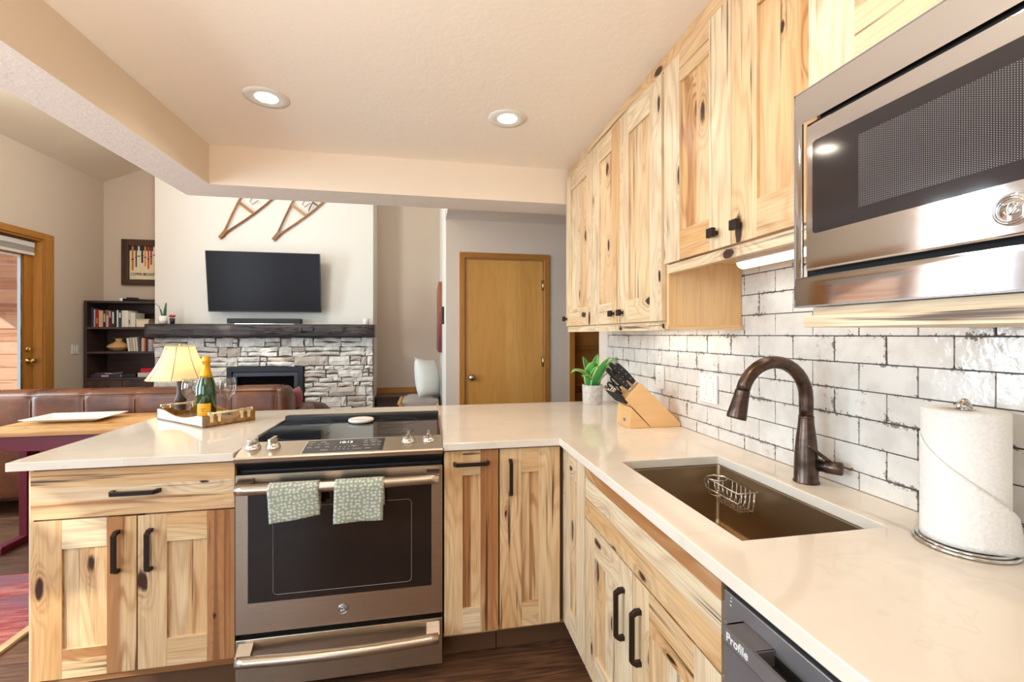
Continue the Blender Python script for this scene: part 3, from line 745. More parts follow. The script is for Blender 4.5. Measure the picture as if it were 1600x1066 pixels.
# countertop: one L-shaped slab with cut-outs for the range and the sink
xs = [-1.396, -.697, .061, .541, .650, 1.020, 1.181]; ys = [-.6, .832, 1.428, 1.79, 2.425, 2.76]
def solid(i, j):
    x, y = (xs[i]+xs[i+1])/2, (ys[j]+ys[j+1])/2
    if y < 1.79: return x > .541 and not (.65 < x < 1.02 and .832 < y < 1.428)
    return not (-.697 < x < .061 and y < 2.425)
mb = MB(); q = M['quartz']; zt, zb = .914, .884
for i in range(len(xs)-1):
    for j in range(len(ys)-1):
        if not (0 <= i and solid(i, j)): continue
        a, b, c, e = xs[i], xs[i+1], ys[j], ys[j+1]
        mb.add([(a, c, zt), (b, c, zt), (b, e, zt), (a, e, zt)], [(0, 1, 2, 3)], q); mb.add([(a, c, zb), (b, c, zb), (b, e, zb), (a, e, zb)], [(3, 2, 1, 0)], q)
        for di, dj, p0, p1 in ((-1, 0, (a, e), (a, c)), (1, 0, (b, c), (b, e)), (0, -1, (a, c), (b, c)), (0, 1, (b, e), (a, e))):
            ii, jj = i+di, j+dj
            if not (0 <= ii < len(xs)-1 and 0 <= jj < len(ys)-1) or not solid(ii, jj):
                mb.add([(*p0, zb), (*p1, zb), (*p1, zt), (*p0, zt)], [(0, 1, 2, 3)], q)
ct = mb.build('countertop', bevel=.0025); tag(ct, 'white quartz L-shaped countertop over the base cabinets', 'countertop')

# sink
t = thing('kitchen_sink', 'undermount stainless steel sink with square corners below the faucet', 'sink', (.835, 1.13, .66))
mb = MB()
def rr(x0, x1, y0, y1, r, z, n=5):
    out = []
    for cx, cy, a0 in ((x1-r, y1-r, 0), (x0+r, y1-r, 90), (x0+r, y0+r, 180), (x1-r, y0+r, 270)):
        for k in range(n+1): a = math.radians(a0+90*k/n); out.append((cx+r*math.cos(a), cy+r*math.sin(a), z))
    return out
def loftrings(mb, rings, m, cap=True):
    n = len(rings[0]); vs = [p for r in rings for p in r]; fs = []
    for i in range(len(rings)-1):
        for k in range(n): fs.append((i*n+k, i*n+(k+1) % n, (i+1)*n+(k+1) % n, (i+1)*n+k))
    mb.add(vs, fs, m, None, None, True)
    if cap: mb.add(rings[-1], [list(range(n))], m)
loftrings(mb, [rr(.640, 1.030, .822, 1.438, .015, .8835), rr(.647, 1.023, .829, 1.431, .012, .8835), rr(.648, 1.022, .83, 1.43, .012, .878), rr(.65, 1.02, .832, 1.428, .014, .69), rr(.66, 1.01, .842, 1.418, .02, .672), rr(.69, .98, .872, 1.388, .03, .668)], M['steel_sink'])
mb.build('basin', t)
mb = MB(); mb.lathe([(.055, .6685), (.055, .672), (.04, .672), (.036, .669), (0, .669)], M['chrome'], (.86, 1.13, 0)); mb.build('drain', t)

# wire caddy hung on the sink wall
t = thing('sink_caddy', 'small chrome wire sponge caddy on the inner wall of the sink', 'caddy', (.99, 1.32, .78))
def wire(pts, closed=False, r=.0017): return lambda mb: mb.tube(pts, r, M['chrome'], 6, closed)
mb = MB(); x0, x1, y0, y1, zt, zb = .945, 1.0155, 1.228, 1.412, .852, .79
mb.tube([(x1, y0, zt), (x1, y1-.02, zt), (x1-.02, y1, zt), (x0+.02, y1, zt), (x0, y1-.02, zt), (x0, y0, zt)], .0024, M['chrome'], 6, True); mb.build('rim_wire', t)
mb = MB(); mb.tube([(x1-.035+.03*math.cos(a/16*2*PI), y1-.034+.03*math.sin(a/16*2*PI), zt) for a in range(16)], .002, M['chrome'], 6, True); mb.build('ring_wire', t)
mb = MB()
mb.tube([(x0+.006, y0+.004, .818), (x0+.004, y1-.022, .818), (x0+.012, y1-.004, .822), (x0+.004, y1-.004, .838), (x0+.004, y1-.016, zt)], .0019, M['chrome'], 6)
for k in range(6):
    y = y0+.012+k*.021; mb.tube([(x0+.001, y, zt), (x0+.006, y, .818), (x0+.012, y, zb), (x1-.010, y, zb), (x1-.003, y, .81), (x1, y, zt)], .0015, M['chrome'], 6)
for k in range(4):
    x = x0+.014+k*.0145; mb.tube([(x, y0, zt), (x, y0+.006, zb), (x, y0+.135, zb)], .0015, M['chrome'], 6)
mb.tube([(x1-.035+.026*math.cos(a/16*2*PI), y1-.034+.026*math.sin(a/16*2*PI), zb+.01) for a in range(16)], .0015, M['chrome'], 6, True)
for a in (2, 7, 12): mb.tube([(x1-.035+.03*math.cos(a/16*2*PI), y1-.034+.03*math.sin(a/16*2*PI), zt), (x1-.035+.026*math.cos(a/16*2*PI), y1-.034+.026*math.sin(a/16*2*PI), zb+.01)], .0015, M['chrome'], 6)
mb.build('basket_wire', t)
for y in (1.28, 1.36):
    mb = MB(); X = Matrix.Translation((1.0165, y, .84)) @ Matrix.Rotation(PI/2, 4, 'Y'); mb.lathe([(.017, 0), (.013, -.0015), (.005, -.004), (0, -.005)], M['wineglass'], seg=20, X=X); mb.build('suction_cup', t)

# faucet
bx, by = 1.094, 1.128
t = thing('faucet', 'oil-rubbed bronze gooseneck pull-down faucet behind the sink', 'faucet', (bx, by, .914))
mb = MB(); mb.lathe([(.034, 0), (.034, .004), (.0315, .008), (.031, .05), (.0295, .09), (.026, .13), (.0215, .165), (.0195, .19), (.0195, .195)], M['orb'], (bx, by, .914)); mb.build('body', t)
cz, R, cx = 1.160, .107, bx-.107
path = [(bx, by, 1.105), (bx, by, 1.13)]; path += [(cx+R*math.cos(math.radians(a)), by, cz+R*math.sin(math.radians(a))) for a in range(0, 166, 11)]
mb = MB(); mb.tube(path, .0185, M['orb'], 18); mb.tube([(bx, by, 1.103), (bx, by, 1.107)], .0205, M['orb'], 18); mb.build('spout', t)
a = math.radians(165); p = Vector((cx+R*math.cos(a), by, cz+R*math.sin(a))); dv = Vector((math.cos(a+PI/2), 0, math.sin(a+PI/2)))
mb = MB(); mb.tube([p+dv*s for s in (0, .003, .006, .02, .05, .078, .083)], [.0185, .0205, .0195, .0205, .0235, .0265, .025], M['orb'], 20); mb.build('spray_head', t)
mb = MB(); hx = Vector((bx, by, .968)); dr = Vector((.60, -.80, 0)).normalized()
mb.tube([hx+dr*s for s in (.015, .045, .046, .085, .088)], [.0165, .0165, .0185, .0185, .016], M['orb'], 18); mb.build('valve_cap', t)
mb = MB(); e0 = hx+dr*.058+Vector((0, 0, .014))
mb.tube([e0, e0+Vector((-.012, .006, .012)), e0+Vector((-.045, .022, .040)), e0+Vector((-.052, .026, .046))], [.006, .0055, .005, .0035], M['orb'], 10); mb.build('lever', t)

# dishwasher
FD = Face('X', .56)
t = thing('dishwasher', 'dark stainless dishwasher under the counter beside the sink cabinet', 'dishwasher', (.86, .47, 0))
mb = MB(); mb.box((.60, .172, .02), (1.16, .772, .872), M['blackmatte']); mb.build('body', t)
mb = MB(); FD.box(mb, .176, .768, .11, .80, -.035, 0, M['steel_dark']); FD.box(mb, .176, .768, .80, .858, -.035, -.001, M['steel_dark']); mb.build('door', t, bevel=.002)
mb = MB()
FD.box(mb, .232, .714, .799, .829, .034, .040, M['steel_dark'], 'u'); FD.box(mb, .232, .714, .796, .800, .0, .040, M['steel_dark'], 'u')
FD.box(mb, .640, .714, .825, .829, 0, .034, M['steel_dark']); FD.box(mb, .232, .306, .825, .829, 0, .034, M['steel_dark'])
FD.box(mb, .638, .642, .800, .829, 0, .034, M['steel_dark']); FD.box(mb, .304, .308, .800, .829, 0, .034, M['steel_dark']); FD.box(mb, .710, .714, .800, .829, 0, .034, M['steel_dark']); FD.box(mb, .232, .236, .800, .829, 0, .034, M['steel_dark'])
FD.box(mb, .308, .638, .800, .803, .0, .034, M['gap']); FD.box(mb, .308, .638, .800, .82, .0, .001, M['gap'])
hd = mb.build('handle', t)
text('Profile', .021, M['white'], facing('X', (.5197, .706, .807)), 'lettering', hd, .0003, bold=.0003)
mb = MB(); FD.box(mb, .176, .768, .860, .8795, -.03, -.006, M['gap'], 'u'); mb.build('door_gap_shade', t)  # near-black strip painted in for the shaded gap above the door
for k, z in enumerate((.837, .845, .852)):
    mb = MB(); FD.box(mb, .745-.001*k, .749-.001*k, z, z+.002, 0, .0005, M['white']); mb.build('indicator_mark', t)

# ------------------------------------------------------------------ range
t = thing('range', 'stainless slide-in electric range with black glass cooktop between the base cabinets', 'range', (-.318, 2.1, 0))
rx0, rx1 = -.694, .058
mb = MB(); mb.box((rx0, 1.845, .03), (rx1, 2.40, .905), M['charcoal']); mb.box((rx0+.02, 1.90, 0), (rx1-.02, 2.38, .03), M['gap']); mb.build('body', t)
mb = MB(); mb.box((-.690, 1.905, .905), (.0545, 2.385, .9215), M['glassblack'], 0); ck = mb.build('cooktop', t, bevel=.002)
for cx, cy, r in ((-.52, 2.03, .10), (-.14, 2.04, .08), (-.52, 2.26, .075), (-.14, 2.26, .09)):
    mb = MB(); mb.tube([(cx+r*math.cos(k/40*2*PI), cy+r*math.sin(k/40*2*PI), .9216) for k in range(40)], .0009, M['charcoal'], 4, True); mb.build('burner_ring', ck)
mb = MB(); mb.prism([(2.365, .906), (2.366, .938), (2.372, .944), (2.418, .942), (2.418, .916), (2.385, .906)], 0, rx0+.004, rx1-.002, M['black']); mb.build('rear_vent_trim', t, bevel=.002)
for a, b in ((rx0-.001, -.6895), (.054, rx1+.001)): mb = MB(); mb.box((a, 1.90, .905), (b, 2.37, .926), M['steel'], 1); mb.build('side_trim', t)
# sloped control panel with knobs and display
mb = MB(); mb.prism([(1.912, .924), (1.784, .8985), (1.780, .892), (1.784, .877), (1.80, .874), (1.915, .874)], 0, rx0-.002, rx1+.002, M['steel'], grain=0)
cp = mb.build('control_panel', t, bevel=.0015)
sl = math.atan2(.0255, .128)
def onpanel(x, s): return Matrix.Translation((x, 1.784+.1305*s*math.cos(sl), .8985+.1305*s*math.sin(sl))) @ Matrix.Rotation(sl, 4, 'X')
mb = MB(); mb.box((-.147, .008, 0), (.147, .118, .0012), M['mwglass'], 0, X=onpanel(-.318, 0)); mb2 = MB(); mb2.box((-.151, .004, 0), (.151, .122, .0006), M['chrome'], 0, X=onpanel(-.318, 0)); mb2.build('display_bezel', cp)
GP = plain('button_grey', S(168, 164, 160), .5); r2 = random.Random(5)
for (x, y, w) in [(-.13, .10, .03), (-.085, .10, .022), (-.13, .08, .016), (-.10, .08, .012), (-.07, .082, .02), (-.13, .055, .02), (-.10, .055, .02), (-.066, .056, .018), (-.07, .028, .03), (.035, .056, .022), (.055, .028, .03), (.075, .10, .014), (.105, .10, .03), (.075, .082, .018), (.105, .084, .02), (.128, .084, .016), (.08, .058, .02), (.108, .058, .018), (.128, .058, .016), (.09, .03, .022)]:
    mb.box((x-w/2, y-.0018, .0012), (x+w/2*.8, y+.0018, .0016), GP, X=onpanel(-.318, 0))
for k in range(5):
    for y in (.030, .050): mb.box((-.036+k*.017, y-.0025, .0012), (-.032+k*.017, y+.0025, .0016), GP, X=onpanel(-.318, 0))
dp = mb.build('display_panel', cp)
text('10:12', .024, M['digits'], onpanel(-.318, 0) @ Matrix.Translation((-.028, .084, .0013)), 'clock_digits', dp, .0001)
for x, s, rot in ((-.655, .62, .5), (-.585, .62, .35), (-.076, .62, 0), (.004, .62, 0)):
    X = onpanel(x, s); kb = MB()
    kb.lathe([(.0265, 0), (.0265, .004), (.024, .006), (.022, .014), (.019, .016), (0, .016)], M['chrome'], seg=28, X=X)
    kb.box((-.006, -.021, .015), (.006, .021, .037), M['chrome'], X=X @ Matrix.Rotation(-rot, 4, 'Z')); kb.build('knob', cp, bevel=.002)
mb = MB(); mb.prism([(1.800, .876), (1.800, .868), (1.830, .838), (1.845, .832), (1.90, .832), (1.90, .876)], 0, rx0, rx1, M['black']); mb.build('front_fascia', t, bevel=.002)
# oven door
FR = Face('Y', 1.80)
mb = MB(); FR.box(mb, rx0, rx1, .240, .828, -.045, -.004, M['steel'], 'u')
FR.box(mb, rx0, rx0+.042, .240, .828, -.004, 0, M['steel'], 'u'); FR.box(mb, rx1-.042, rx1, .240, .828, -.004, 0, M['steel'], 'u'); FR.box(mb, rx0+.042, rx1-.042, .240, .352, -.004, 0, M['steel'], 'u'); FR.box(mb, rx0+.042, rx1-.042, .766, .828, -.004, 0, M['steel'], 'u')
od = mb.build('oven_door', t)
mb = MB(); FR.box(mb, rx0+.0425, rx1-.0425, .3525, .7655, -.003, -.0005, M['ovenglass']); wn = mb.build('oven_window', od, bevel=.001)
mb = MB(); q = [FR.p(u, z, -.0003) for u, z, _ in rr(-.566, -.062, .376, .70, .016, 0)]; mb.tube(q, .0012, M['steel_dark'], 5, True); mb.build('window_border', wn)
def emblem(mb, c, r, kind, m):
    f = lambda a, b: (c[0]+a, c[1], c[2]+b) if kind == 'Y' else (c[0], c[1]-a, c[2]+b)
    for k in (1.0, .84): mb.tube([f(r*k*math.cos(i/32*2*PI), r*k*math.sin(i/32*2*PI)) for i in range(32)], r*.055, m, 6, True)
    for s in (-1, 1):
        pts = [f(s*r*(.12+.36*math.cos(a)), r*(.05+.42*math.sin(a))) for a in [i/14*1.7*PI+.5 for i in range(15)]]
        mb.tube(pts, r*.06, m, 6)
    mb.tube([f(-r*.45, -r*.3), f(-r*.1, -r*.42), f(r*.2, r*.1), f(r*.5, r*.35)], r*.055, m, 6)
bd_ = MB(); X = Matrix.Translation((-.318, 1.80, .297)) @ Matrix.Rotation(PI/2, 4, 'X'); bd_.lathe([(.0195, 0), (.0195, .003), (.018, .0042), (0, .0042)], M['steel_dark'], seg=32, X=X); emblem(bd_, (-.318, 1.7955, .297), .0175, 'Y', M['chrome']); bd_.build('badge', od)
def barhandle(parent, z, bow, zend, r=.019, standoff=.047):
    mb = MB(); P = []
    for i in range(25):
        s = i/24; x = rx0+.020+(rx1-rx0-.036)*s; P.append((x, 1.80-standoff-bow*math.sin(PI*s), z))
    mb.tube(P, r, M['steel'], 16, flat=1.0)
    for x0, x1 in ((rx0+.012, rx0+.062), (rx1-.062, rx1-.012)): mb.prism([(1.799, zend+.018), (1.799, zend-.012), (1.80-standoff+.004, z-.009), (1.80-standoff+.004, z+.011)], 0, x0, x1, M['steel'])
    return mb.build('handle', parent)
barhandle(od, .788, .012, .80)
# storage drawer
mb = MB(); FR.box(mb, rx0, rx1, .035, .219, -.045, 0, M['steel'], 'u'); sd = mb.build('storage_drawer', t, bevel=.002)
barhandle(sd, .168, .016, .190, .019, .045)
# spoon rest and towels
t2 = MB(); t2.lathe([(.050, 0), (.058, .004), (.060, .012), (.057, .016), (.048, .0145), (0, .0135)], M['ceramic'], (-.318, 2.275, .9217), seg=40)
tag(t2.build('spoon_rest'), 'round white spoon rest on the black cooktop glass', 'spoon rest')
def hang(name, label, x0, x1, ztop, zl, zr, skew, seed, y0):
    rn = random.Random(seed); w = x1-x0
    R = .0222
    def fn(u, v):
        x = x0+w*u
        L = (ztop-(zl+(zr-zl)*u)); back = .09; tot = L+PI*R+back
        s = v*tot; yb = y0
        rip = .004*math.sin(u*9+seed)*min(1, max(0, (s-.02)/.1))
        if s < L: z = (zl+(zr-zl)*u)+s; y = yb-R-.002+.004*math.sin(u*7+seed)*(1-s/L); x += skew*(1-s/L)
        elif s < L+PI*R: a = (s-L)/R; y = yb-R*math.cos(a); z = ztop+R*math.sin(a)
        else: z = ztop-(s-L-PI*R); y = yb+R
        return (x, y, z)
    mb = MB(); mb.grid(fn, 14, 34, M['towel'], uvs=lambda u, v: (u*w+seed, v*.32)); 
    o = mb.build(name, solid=.004)
    o2 = MB()
    return tag(o, label, 'towel', 'patterned towels on the oven handle')
hang('dish_towel', 'green and cream patterned towel hanging at the left of the oven handle', -.560, -.389, .788, .672, .694, .006, 1, 1.7415)
hang('dish_towel', 'green and cream patterned towel with a folded tag edge, right on the oven handle', -.334, -.160, .788, .658, .660, -.003, 4, 1.7405)

# ------------------------------------------------------------------ upper cabinets
C = M['crate_wood']
def upper(name, label, y0, y1, z0, split, kn, boxz, sw=.088, endp=False, tones=None):
    t = thing(name, label, 'cabinet', (1.0, (y0+y1)/2, z0), 'hickory upper cabinets')
    mb = MB(); mb.box((.871, y0, boxz), (1.172, y1, 2.318), C, 2, .4); mb.build('body', t)
    ds = [y0]+split+[y1]
    for i in range(len(ds)-1):
        d = shaker(FU, 'door', t, ds[i]+.0015, ds[i+1]-.0015, z0+.032, 2.314, sw, .10, .10, 2, tones[i] if tones else None)
        if kn[i] is not None: knob(FU, d, kn[i], z0+.078)
    mb = MB(); FU.box(mb, y0, y1, z0-.003, z0+.028, -.034, -.012, H, 'u', .2); mb.build('light_rail', t)
    return t
t = upper('upper_cabinet', 'single door hickory upper cabinet farthest along the tiled wall', 2.222, 2.672, 1.366, [], [2.655], 1.392, .09, tones=[[.2, .25, .3, .2, .4, .2]])
t = upper('upper_cabinet', 'two door hickory upper cabinet with a bare wood side above the knife block', 1.518, 2.219, 1.366, [1.885], [1.850, 1.945], 1.392, .088, tones=[[.15, .2, .3, .2, .45, .3], [.35, .15, .2, .3, .3, .5]])
mb = MB(); mb.box((.871, 1.503, 1.366), (1.172, 1.517, 2.318), C, 2, .45, seed=.7); mb.box((.862, 1.495, 1.366), (1.172, 1.503, 1.382), C, 0, .5); mb.build('side_panel', t)
mb = MB(); mb.box((1.06, 1.56, 1.378), (1.12, 2.15, 1.391), M['white'], 1); mb.build('light_housing', t)
t = upper('upper_cabinet', 'short two door hickory upper cabinet above the sink, beside the microwave', .79, 1.501, 1.572, [1.134], [1.093, 1.196], 1.612, .10, tones=[[.5, .35, .3, .55, .4, .35], [.2, .15, .5, .3, .35, .6]])
mb = MB(); mb.box((1.02, .83, 1.588), (1.075, 1.34, 1.6115), M['white'], 1); lf = mb.build('light_fixture', t, bevel=.004)
mb = MB(); n = 14
mb.prism([(1.0475+.026*math.cos(PI+PI*k/n), 1.588+.020*math.sin(PI+PI*k/n)) for k in range(n+1)], 1, .835, 1.335, M['tube'], smooth=True); mb.build('lamp_tube', lf)
mb = MB(); mb.box((.862, -.6, 2.322), (1.18, 2.672, 2.379), H, 1, .35); tag(mb.build('cabinet_filler', bevel=.001), 'long hickory filler board between the upper cabinets and the ceiling', 'filler board')
# microwave cabinet, shelf and built-in microwave
t = thing('microwave_cabinet', 'deep hickory cabinet surrounding the built-in microwave', 'cabinet', (.98, .42, 1.364))
mb = MB(); mb.box((.79, .772, 1.402), (1.172, .788, 2.318), C); mb.box((.79, .04, 1.402), (1.172, .056, 2.318), C); mb.box((.79, .056, 1.850), (1.172, .772, 1.866), C, 1); mb.box((.79, .056, 1.402), (1.172, .772, 1.418), C, 1); mb.box((1.16, .056, 1.418), (1.172, .772, 1.85), C); mb.build('body', t)
mb = MB(); mb.box((.765, .03, 1.385), (1.172, .772, 1.4015), H, 1, .2); mb.build('bottom_panel', t)
mb = MB(); mb.box((.755, .03, 1.362), (1.172, .785, 1.385), H, 1, .15); mb.build('shelf', t, bevel=.001)
shaker(FM, 'door', t, .422, .788, 1.848, 2.314, .10, .10, .10, 3, [.2, .1, .25, .2, .4, .3, .5]); shaker(FM, 'door', t, .04, .419, 1.848, 2.314, .10, .10, .10, 3)
t = thing('microwave', 'large built-in stainless microwave with a dark window at the upper right', 'microwave', (.9, .42, 1.40))
mb = MB(); mb.box((.775, .075, 1.43), (1.12, .765, 1.84), M['blackmatte']); mb.build('body', t)
FT = Face('X', .75)
def frame_sweep(mb, F, u0, u1, z0, z1, prof, m):
    """mitred picture-frame sweep; prof = [(inset, out)]"""
    rings = []
    for ins, out in prof: rings.append([F.p(u0+ins, z0+ins, out), F.p(u1-ins, z0+ins, out), F.p(u1-ins, z1-ins, out), F.p(u0+ins, z1-ins, out)])
    vs = [p for r in rings for p in r]; fs = []
    for i in range(len(rings)-1):
        for k in range(4): fs.append((i*4+k, i*4+(k+1) % 4, (i+1)*4+(k+1) % 4, (i+1)*4+k))
    mb.add(vs, fs, m)
mb = MB()
u0, u1, z0, z1 = .042, .803, 1.4025, 1.842
def bar(mb, lo_u, hi_u, lo_z, hi_z, horiz, m, bulge=.0006, n0=-.02, n=7):
    for i in range(n):
        a, b = i/n, (i+1)/n; na, nb = bulge*math.sin(PI*a)**.6 if a else 0, bulge*math.sin(PI*b)**.6 if b < 1 else 0
        if horiz: P = [FT.p(lo_u, lo_z+(hi_z-lo_z)*a, na), FT.p(hi_u, lo_z+(hi_z-lo_z)*a, na), FT.p(hi_u, lo_z+(hi_z-lo_z)*b, nb), FT.p(lo_u, lo_z+(hi_z-lo_z)*b, nb)]
        else: P = [FT.p(lo_u+(hi_u-lo_u)*a, lo_z, na), FT.p(lo_u+(hi_u-lo_u)*a, hi_z, na), FT.p(lo_u+(hi_u-lo_u)*b, hi_z, nb), FT.p(lo_u+(hi_u-lo_u)*b, lo_z, nb)]
        mb.add(P, [(0, 1, 2, 3)], m, None, None, True)
bar(mb, u0, u1, z0, 1.463, True, M['steel_y']); bar(mb, u0, u1, 1.775, z1, True, M['steel_y']); bar(mb, .783, u1, 1.463, 1.775, False, M['steel_y'], .0005); bar(mb, u0, .062, 1.463, 1.775, False, M['steel_y'], .0005)
for lo, hi in (((.7495, u0, z0), (.770, u1, z0+.003)), ((.7495, u0, z1-.003), (.770, u1, z1)), ((.7495, u1-.003, z0), (.770, u1, z1)), ((.7495, u0, z0), (.770, u0+.003, z1))): mb.box(lo, hi, M['steel_dark'])
mb.build('trim_frame', t)
mb = MB(); FT.box(mb, .062, .783, 1.463, 1.775, -.022, -.012, M['gap']); mb.build('gap_liner', t)
mb = MB(); FT.box(mb, .075, .769, 1.474, 1.763, -.012, .006, M['steel_y']); md = mb.build('door', t, bevel=.004, seg=3)
mb = MB(); q = [FT.p(u, z, .0066) for u, z, _ in rr(.21, .752, 1.545, 1.727, .008, 0)]; mb.add(q, [list(range(len(q)))], M['mwglass']); q2 = [FT.p(u, z, .0055) for u, z, _ in rr(.21, .752, 1.545, 1.727, .008, 0)]; loftrings(mb, [q2, q], M['gap'], False); wg = mb.build('window_glass', md)
mb = MB(); q = [(.25, 1.570), (.656, 1.570), (.656, 1.698), (.25, 1.698)]; mb.add([FT.p(u, z, .0072) for u, z in q], [(0, 1, 2, 3)], M['mwmesh'], [q]); q = q; mb.build('window_screen', wg)
mb = MB(); X = Matrix.Translation((.744, .446, 1.509)) @ Matrix.Rotation(-PI/2, 4, 'Y'); mb.lathe([(.021, 0), (.021, .002), (.019, .003), (0, .003)], M['steel_y'], seg=32, X=X); emblem(mb, (.7405, .446, 1.509), .018, 'X', M['steel_y']); mb.build('badge', md)
# ------------------------------------------------------------------ lights of the room
def downlight(x, y, label, e=2.7):
    t = thing('ceiling_light', label, 'ceiling light', (x, y, 2.38), 'recessed downlights')
    mb = MB(); mb.lathe([(.092, 0), (.091, -.003), (.066, -.005), (.062, -.0045), (.046, -.0008)], M['white'], (x, y, 2.38), 40); mb.build('trim_ring', t)
    mb = MB(); mb.lathe([(.046, -.0013), (0, -.0013)], M['bulb'], (x, y, 2.38), 32); mb.build('diffuser', t)
    lamp('downlight', 'AREA', (x, y, 2.372), e, WARM, shape='DISK', size=.11, spread=2.6)
downlight(-.69, 2.11, 'lit recessed ceiling light nearest the left beam')
downlight(.375, 2.10, 'lit recessed ceiling light nearer the upper cabinets')
for x, y in ((-.69, .75), (.375, .75), (-.69, -.6), (.375, -.6)): downlight(x, y, 'lit recessed ceiling light behind the camera')
downlight(1.95, 3.1, 'added unseen ceiling fill light in the hall behind the cabinets', 15)  # extra light out of view, added to brighten the hall and oak door
lamp('cabinet_light', 'AREA', (1.047, 1.085, 1.565), .65, WARM, shape='RECTANGLE', size=.05, size_y=.5)
lamp('cabinet_light', 'AREA', (1.09, 1.855, 1.376), 1.1, WARM, shape='RECTANGLE', size=.04, size_y=.58)
lamp('cabinet_light', 'AREA', (1.05, .42, 1.358), .3, WARM, shape='RECTANGLE', size=.04, size_y=.5)

# ------------------------------------------------------------------ on the counter
# tray with two handles
ang = math.atan2(.303, -.347)
TX = Matrix.Translation((-1.016, 2.282, .9145)) @ Matrix.Rotation(ang, 4, 'Z')      # local x: long side, local y: towards the left of it
LT, WT = .46, -.24
TR = G('antique_gold_wood', rough=.3, Coat_Weight=.3); v = TR.vec(*TR.pos()); TR.set('Base Color', TR.mix(TR.ss(TR.noise(v, 40, 3), .35, .7), S(168, 120, 52), S(120, 82, 34)))
SV = plain('pale_gloss', S(216, 215, 208), .25, .35)  # pale gloss coat, given to one long side of the tray only
t = thing('serving_tray', 'gilded wooden serving tray with two rod handles on the peninsula', 'tray', tuple(TX @ Vector((LT/2, WT/2, 0))))
mb = MB(); mb.box((0, WT, 0), (LT, 0, .008), TR.m, 0, X=TX); mb.build('base', t)
def scoop(L, h, dip, x0, x1): return [(0, .0), (L, .0), (L, h)]+[(x1+(x0-x1)*k/12, h-dip*math.sin(PI*k/12)) for k in range(13)]+[(0, h)]
for y0, y1 in ((-.008, 0), (WT, WT+.008)):
    mb = MB(); mb.prism(scoop(LT, .052, .022, .06, LT-.06), 1, y0, y1, SV if y0 > -.1 else TR.m, X=TX); mb.build('side_panel', t)
for x0, x1 in ((0, .008), (LT-.008, LT)):
    mb = MB(); mb.prism([(y+WT, z) for y, z in scoop(-WT, .052, .026, .06, -WT-.06)], 0, x0, x1, TR.m, X=TX); mb.build('end_panel', t)
for x in (-.004, LT+.004):
    s = -1 if x < 0 else 1
    mb = MB(); mb.tube([(x+s*.004, WT+.022, .064), (x+s*.004, -.022, .064)], .0048, M['palegold'], 10, X=TX)
    for y in (WT+.022, -.022): mb.lathe([(0, -.004), (.0075, -.003), (.0075, .003), (0, .004)], M['palegold'], seg=12, X=TX @ Matrix.Translation((x+s*.004, y, .064)) @ Matrix.Rotation(PI/2, 4, 'X'))
    hd = mb.build('rod_handle', t)
    for y in (WT+.035, WT+.068, -.068, -.035):
        mb = MB(); mb.box((x-.0045, y-.0085, .050), (x+.0045, y+.0085, .070), M['palegold'], X=TX); mb.box((min(x, x-s*.001)-.0035*(s < 0), y-.007, .022), (max(x, x-s*.001)+.0035*(s > 0), y+.007, .050), M['palegold'], X=TX)
        mb.build('bracket', hd, bevel=.0015)
# champagne bottle
bx, by = -1.12, 2.55; zb = .9225
t = thing('champagne_bottle', 'green champagne bottle with yellow label and foil standing in the tray', 'bottle', (bx, by, zb))
mb = MB(); mb.lathe([(.041, 0), (.0445, .004), (.0445, .135), (.043, .155), (.036, .185), (.026, .215), (.019, .245), (.0165, .26), (.0165, .30), (0, .30)], M['greenglass'], (bx, by, zb), 40); mb.build('body', t)
YL = plain('yellow_label', S(240, 176, 38), .45); YF = plain('yellow_foil', S(226, 164, 40), .32, .5)
mb = MB(); mb.lathe([(.0300, .205), (.0255, .22), (.0198, .245), (.0175, .26), (.0172, .283), (.0195, .286), (.0195, .293), (.018, .297), (.0178, .308), (.015, .314), (0, .315)], YF, (bx, by, zb), 32); mb.build('foil_cap', t)
def arcpatch(r, a0, a1, z0, z1, m, n=14):
    mb = MB(); mb.grid(lambda u, v: (bx+r*math.cos(a0+(a1-a0)*u), by+r*math.sin(a0+(a1-a0)*u), zb+z0+(z1-z0)*v), n, 1, m); return mb
fa = math.atan2(-by, -bx)
lb = arcpatch(.0449, fa-1.0, fa+.45, .012, .075, YL).build('label', t)
arcpatch(.0451, fa-.55, fa-.1, .046, .050, plain('label_ink', S(150, 96, 20), .5)).build('label_print', lb)
arcpatch(.0451, fa-.45, fa-.2, .036, .039, M['bronze']).build('label_print', lb)
# wine glasses
def glass(x, y, label):
    t = thing('wine_glass', label, 'wine glass', (x, y, zb), 'wine glasses in the tray')
    mb = MB(); mb.lathe([(.0, .0), (.033, .0005), (.033, .0015), (.010, .004), (.0035, .010), (.0032, .075), (.006, .082), (.020, .092), (.034, .112), (.0395, .135), (.038, .165), (.0335, .195), (.0325, .195), (.037, .165), (.0385, .135), (.033, .1125), (.019, .0935), (0, .086)], M['wineglass'], (x, y, zb), 40); mb.build('bowl_and_stem', t)
glass(-1.222, 2.612, 'clear wine glass left of the champagne bottle')
glass(-1.046, 2.618, 'clear wine glass half hidden behind the champagne bottle')

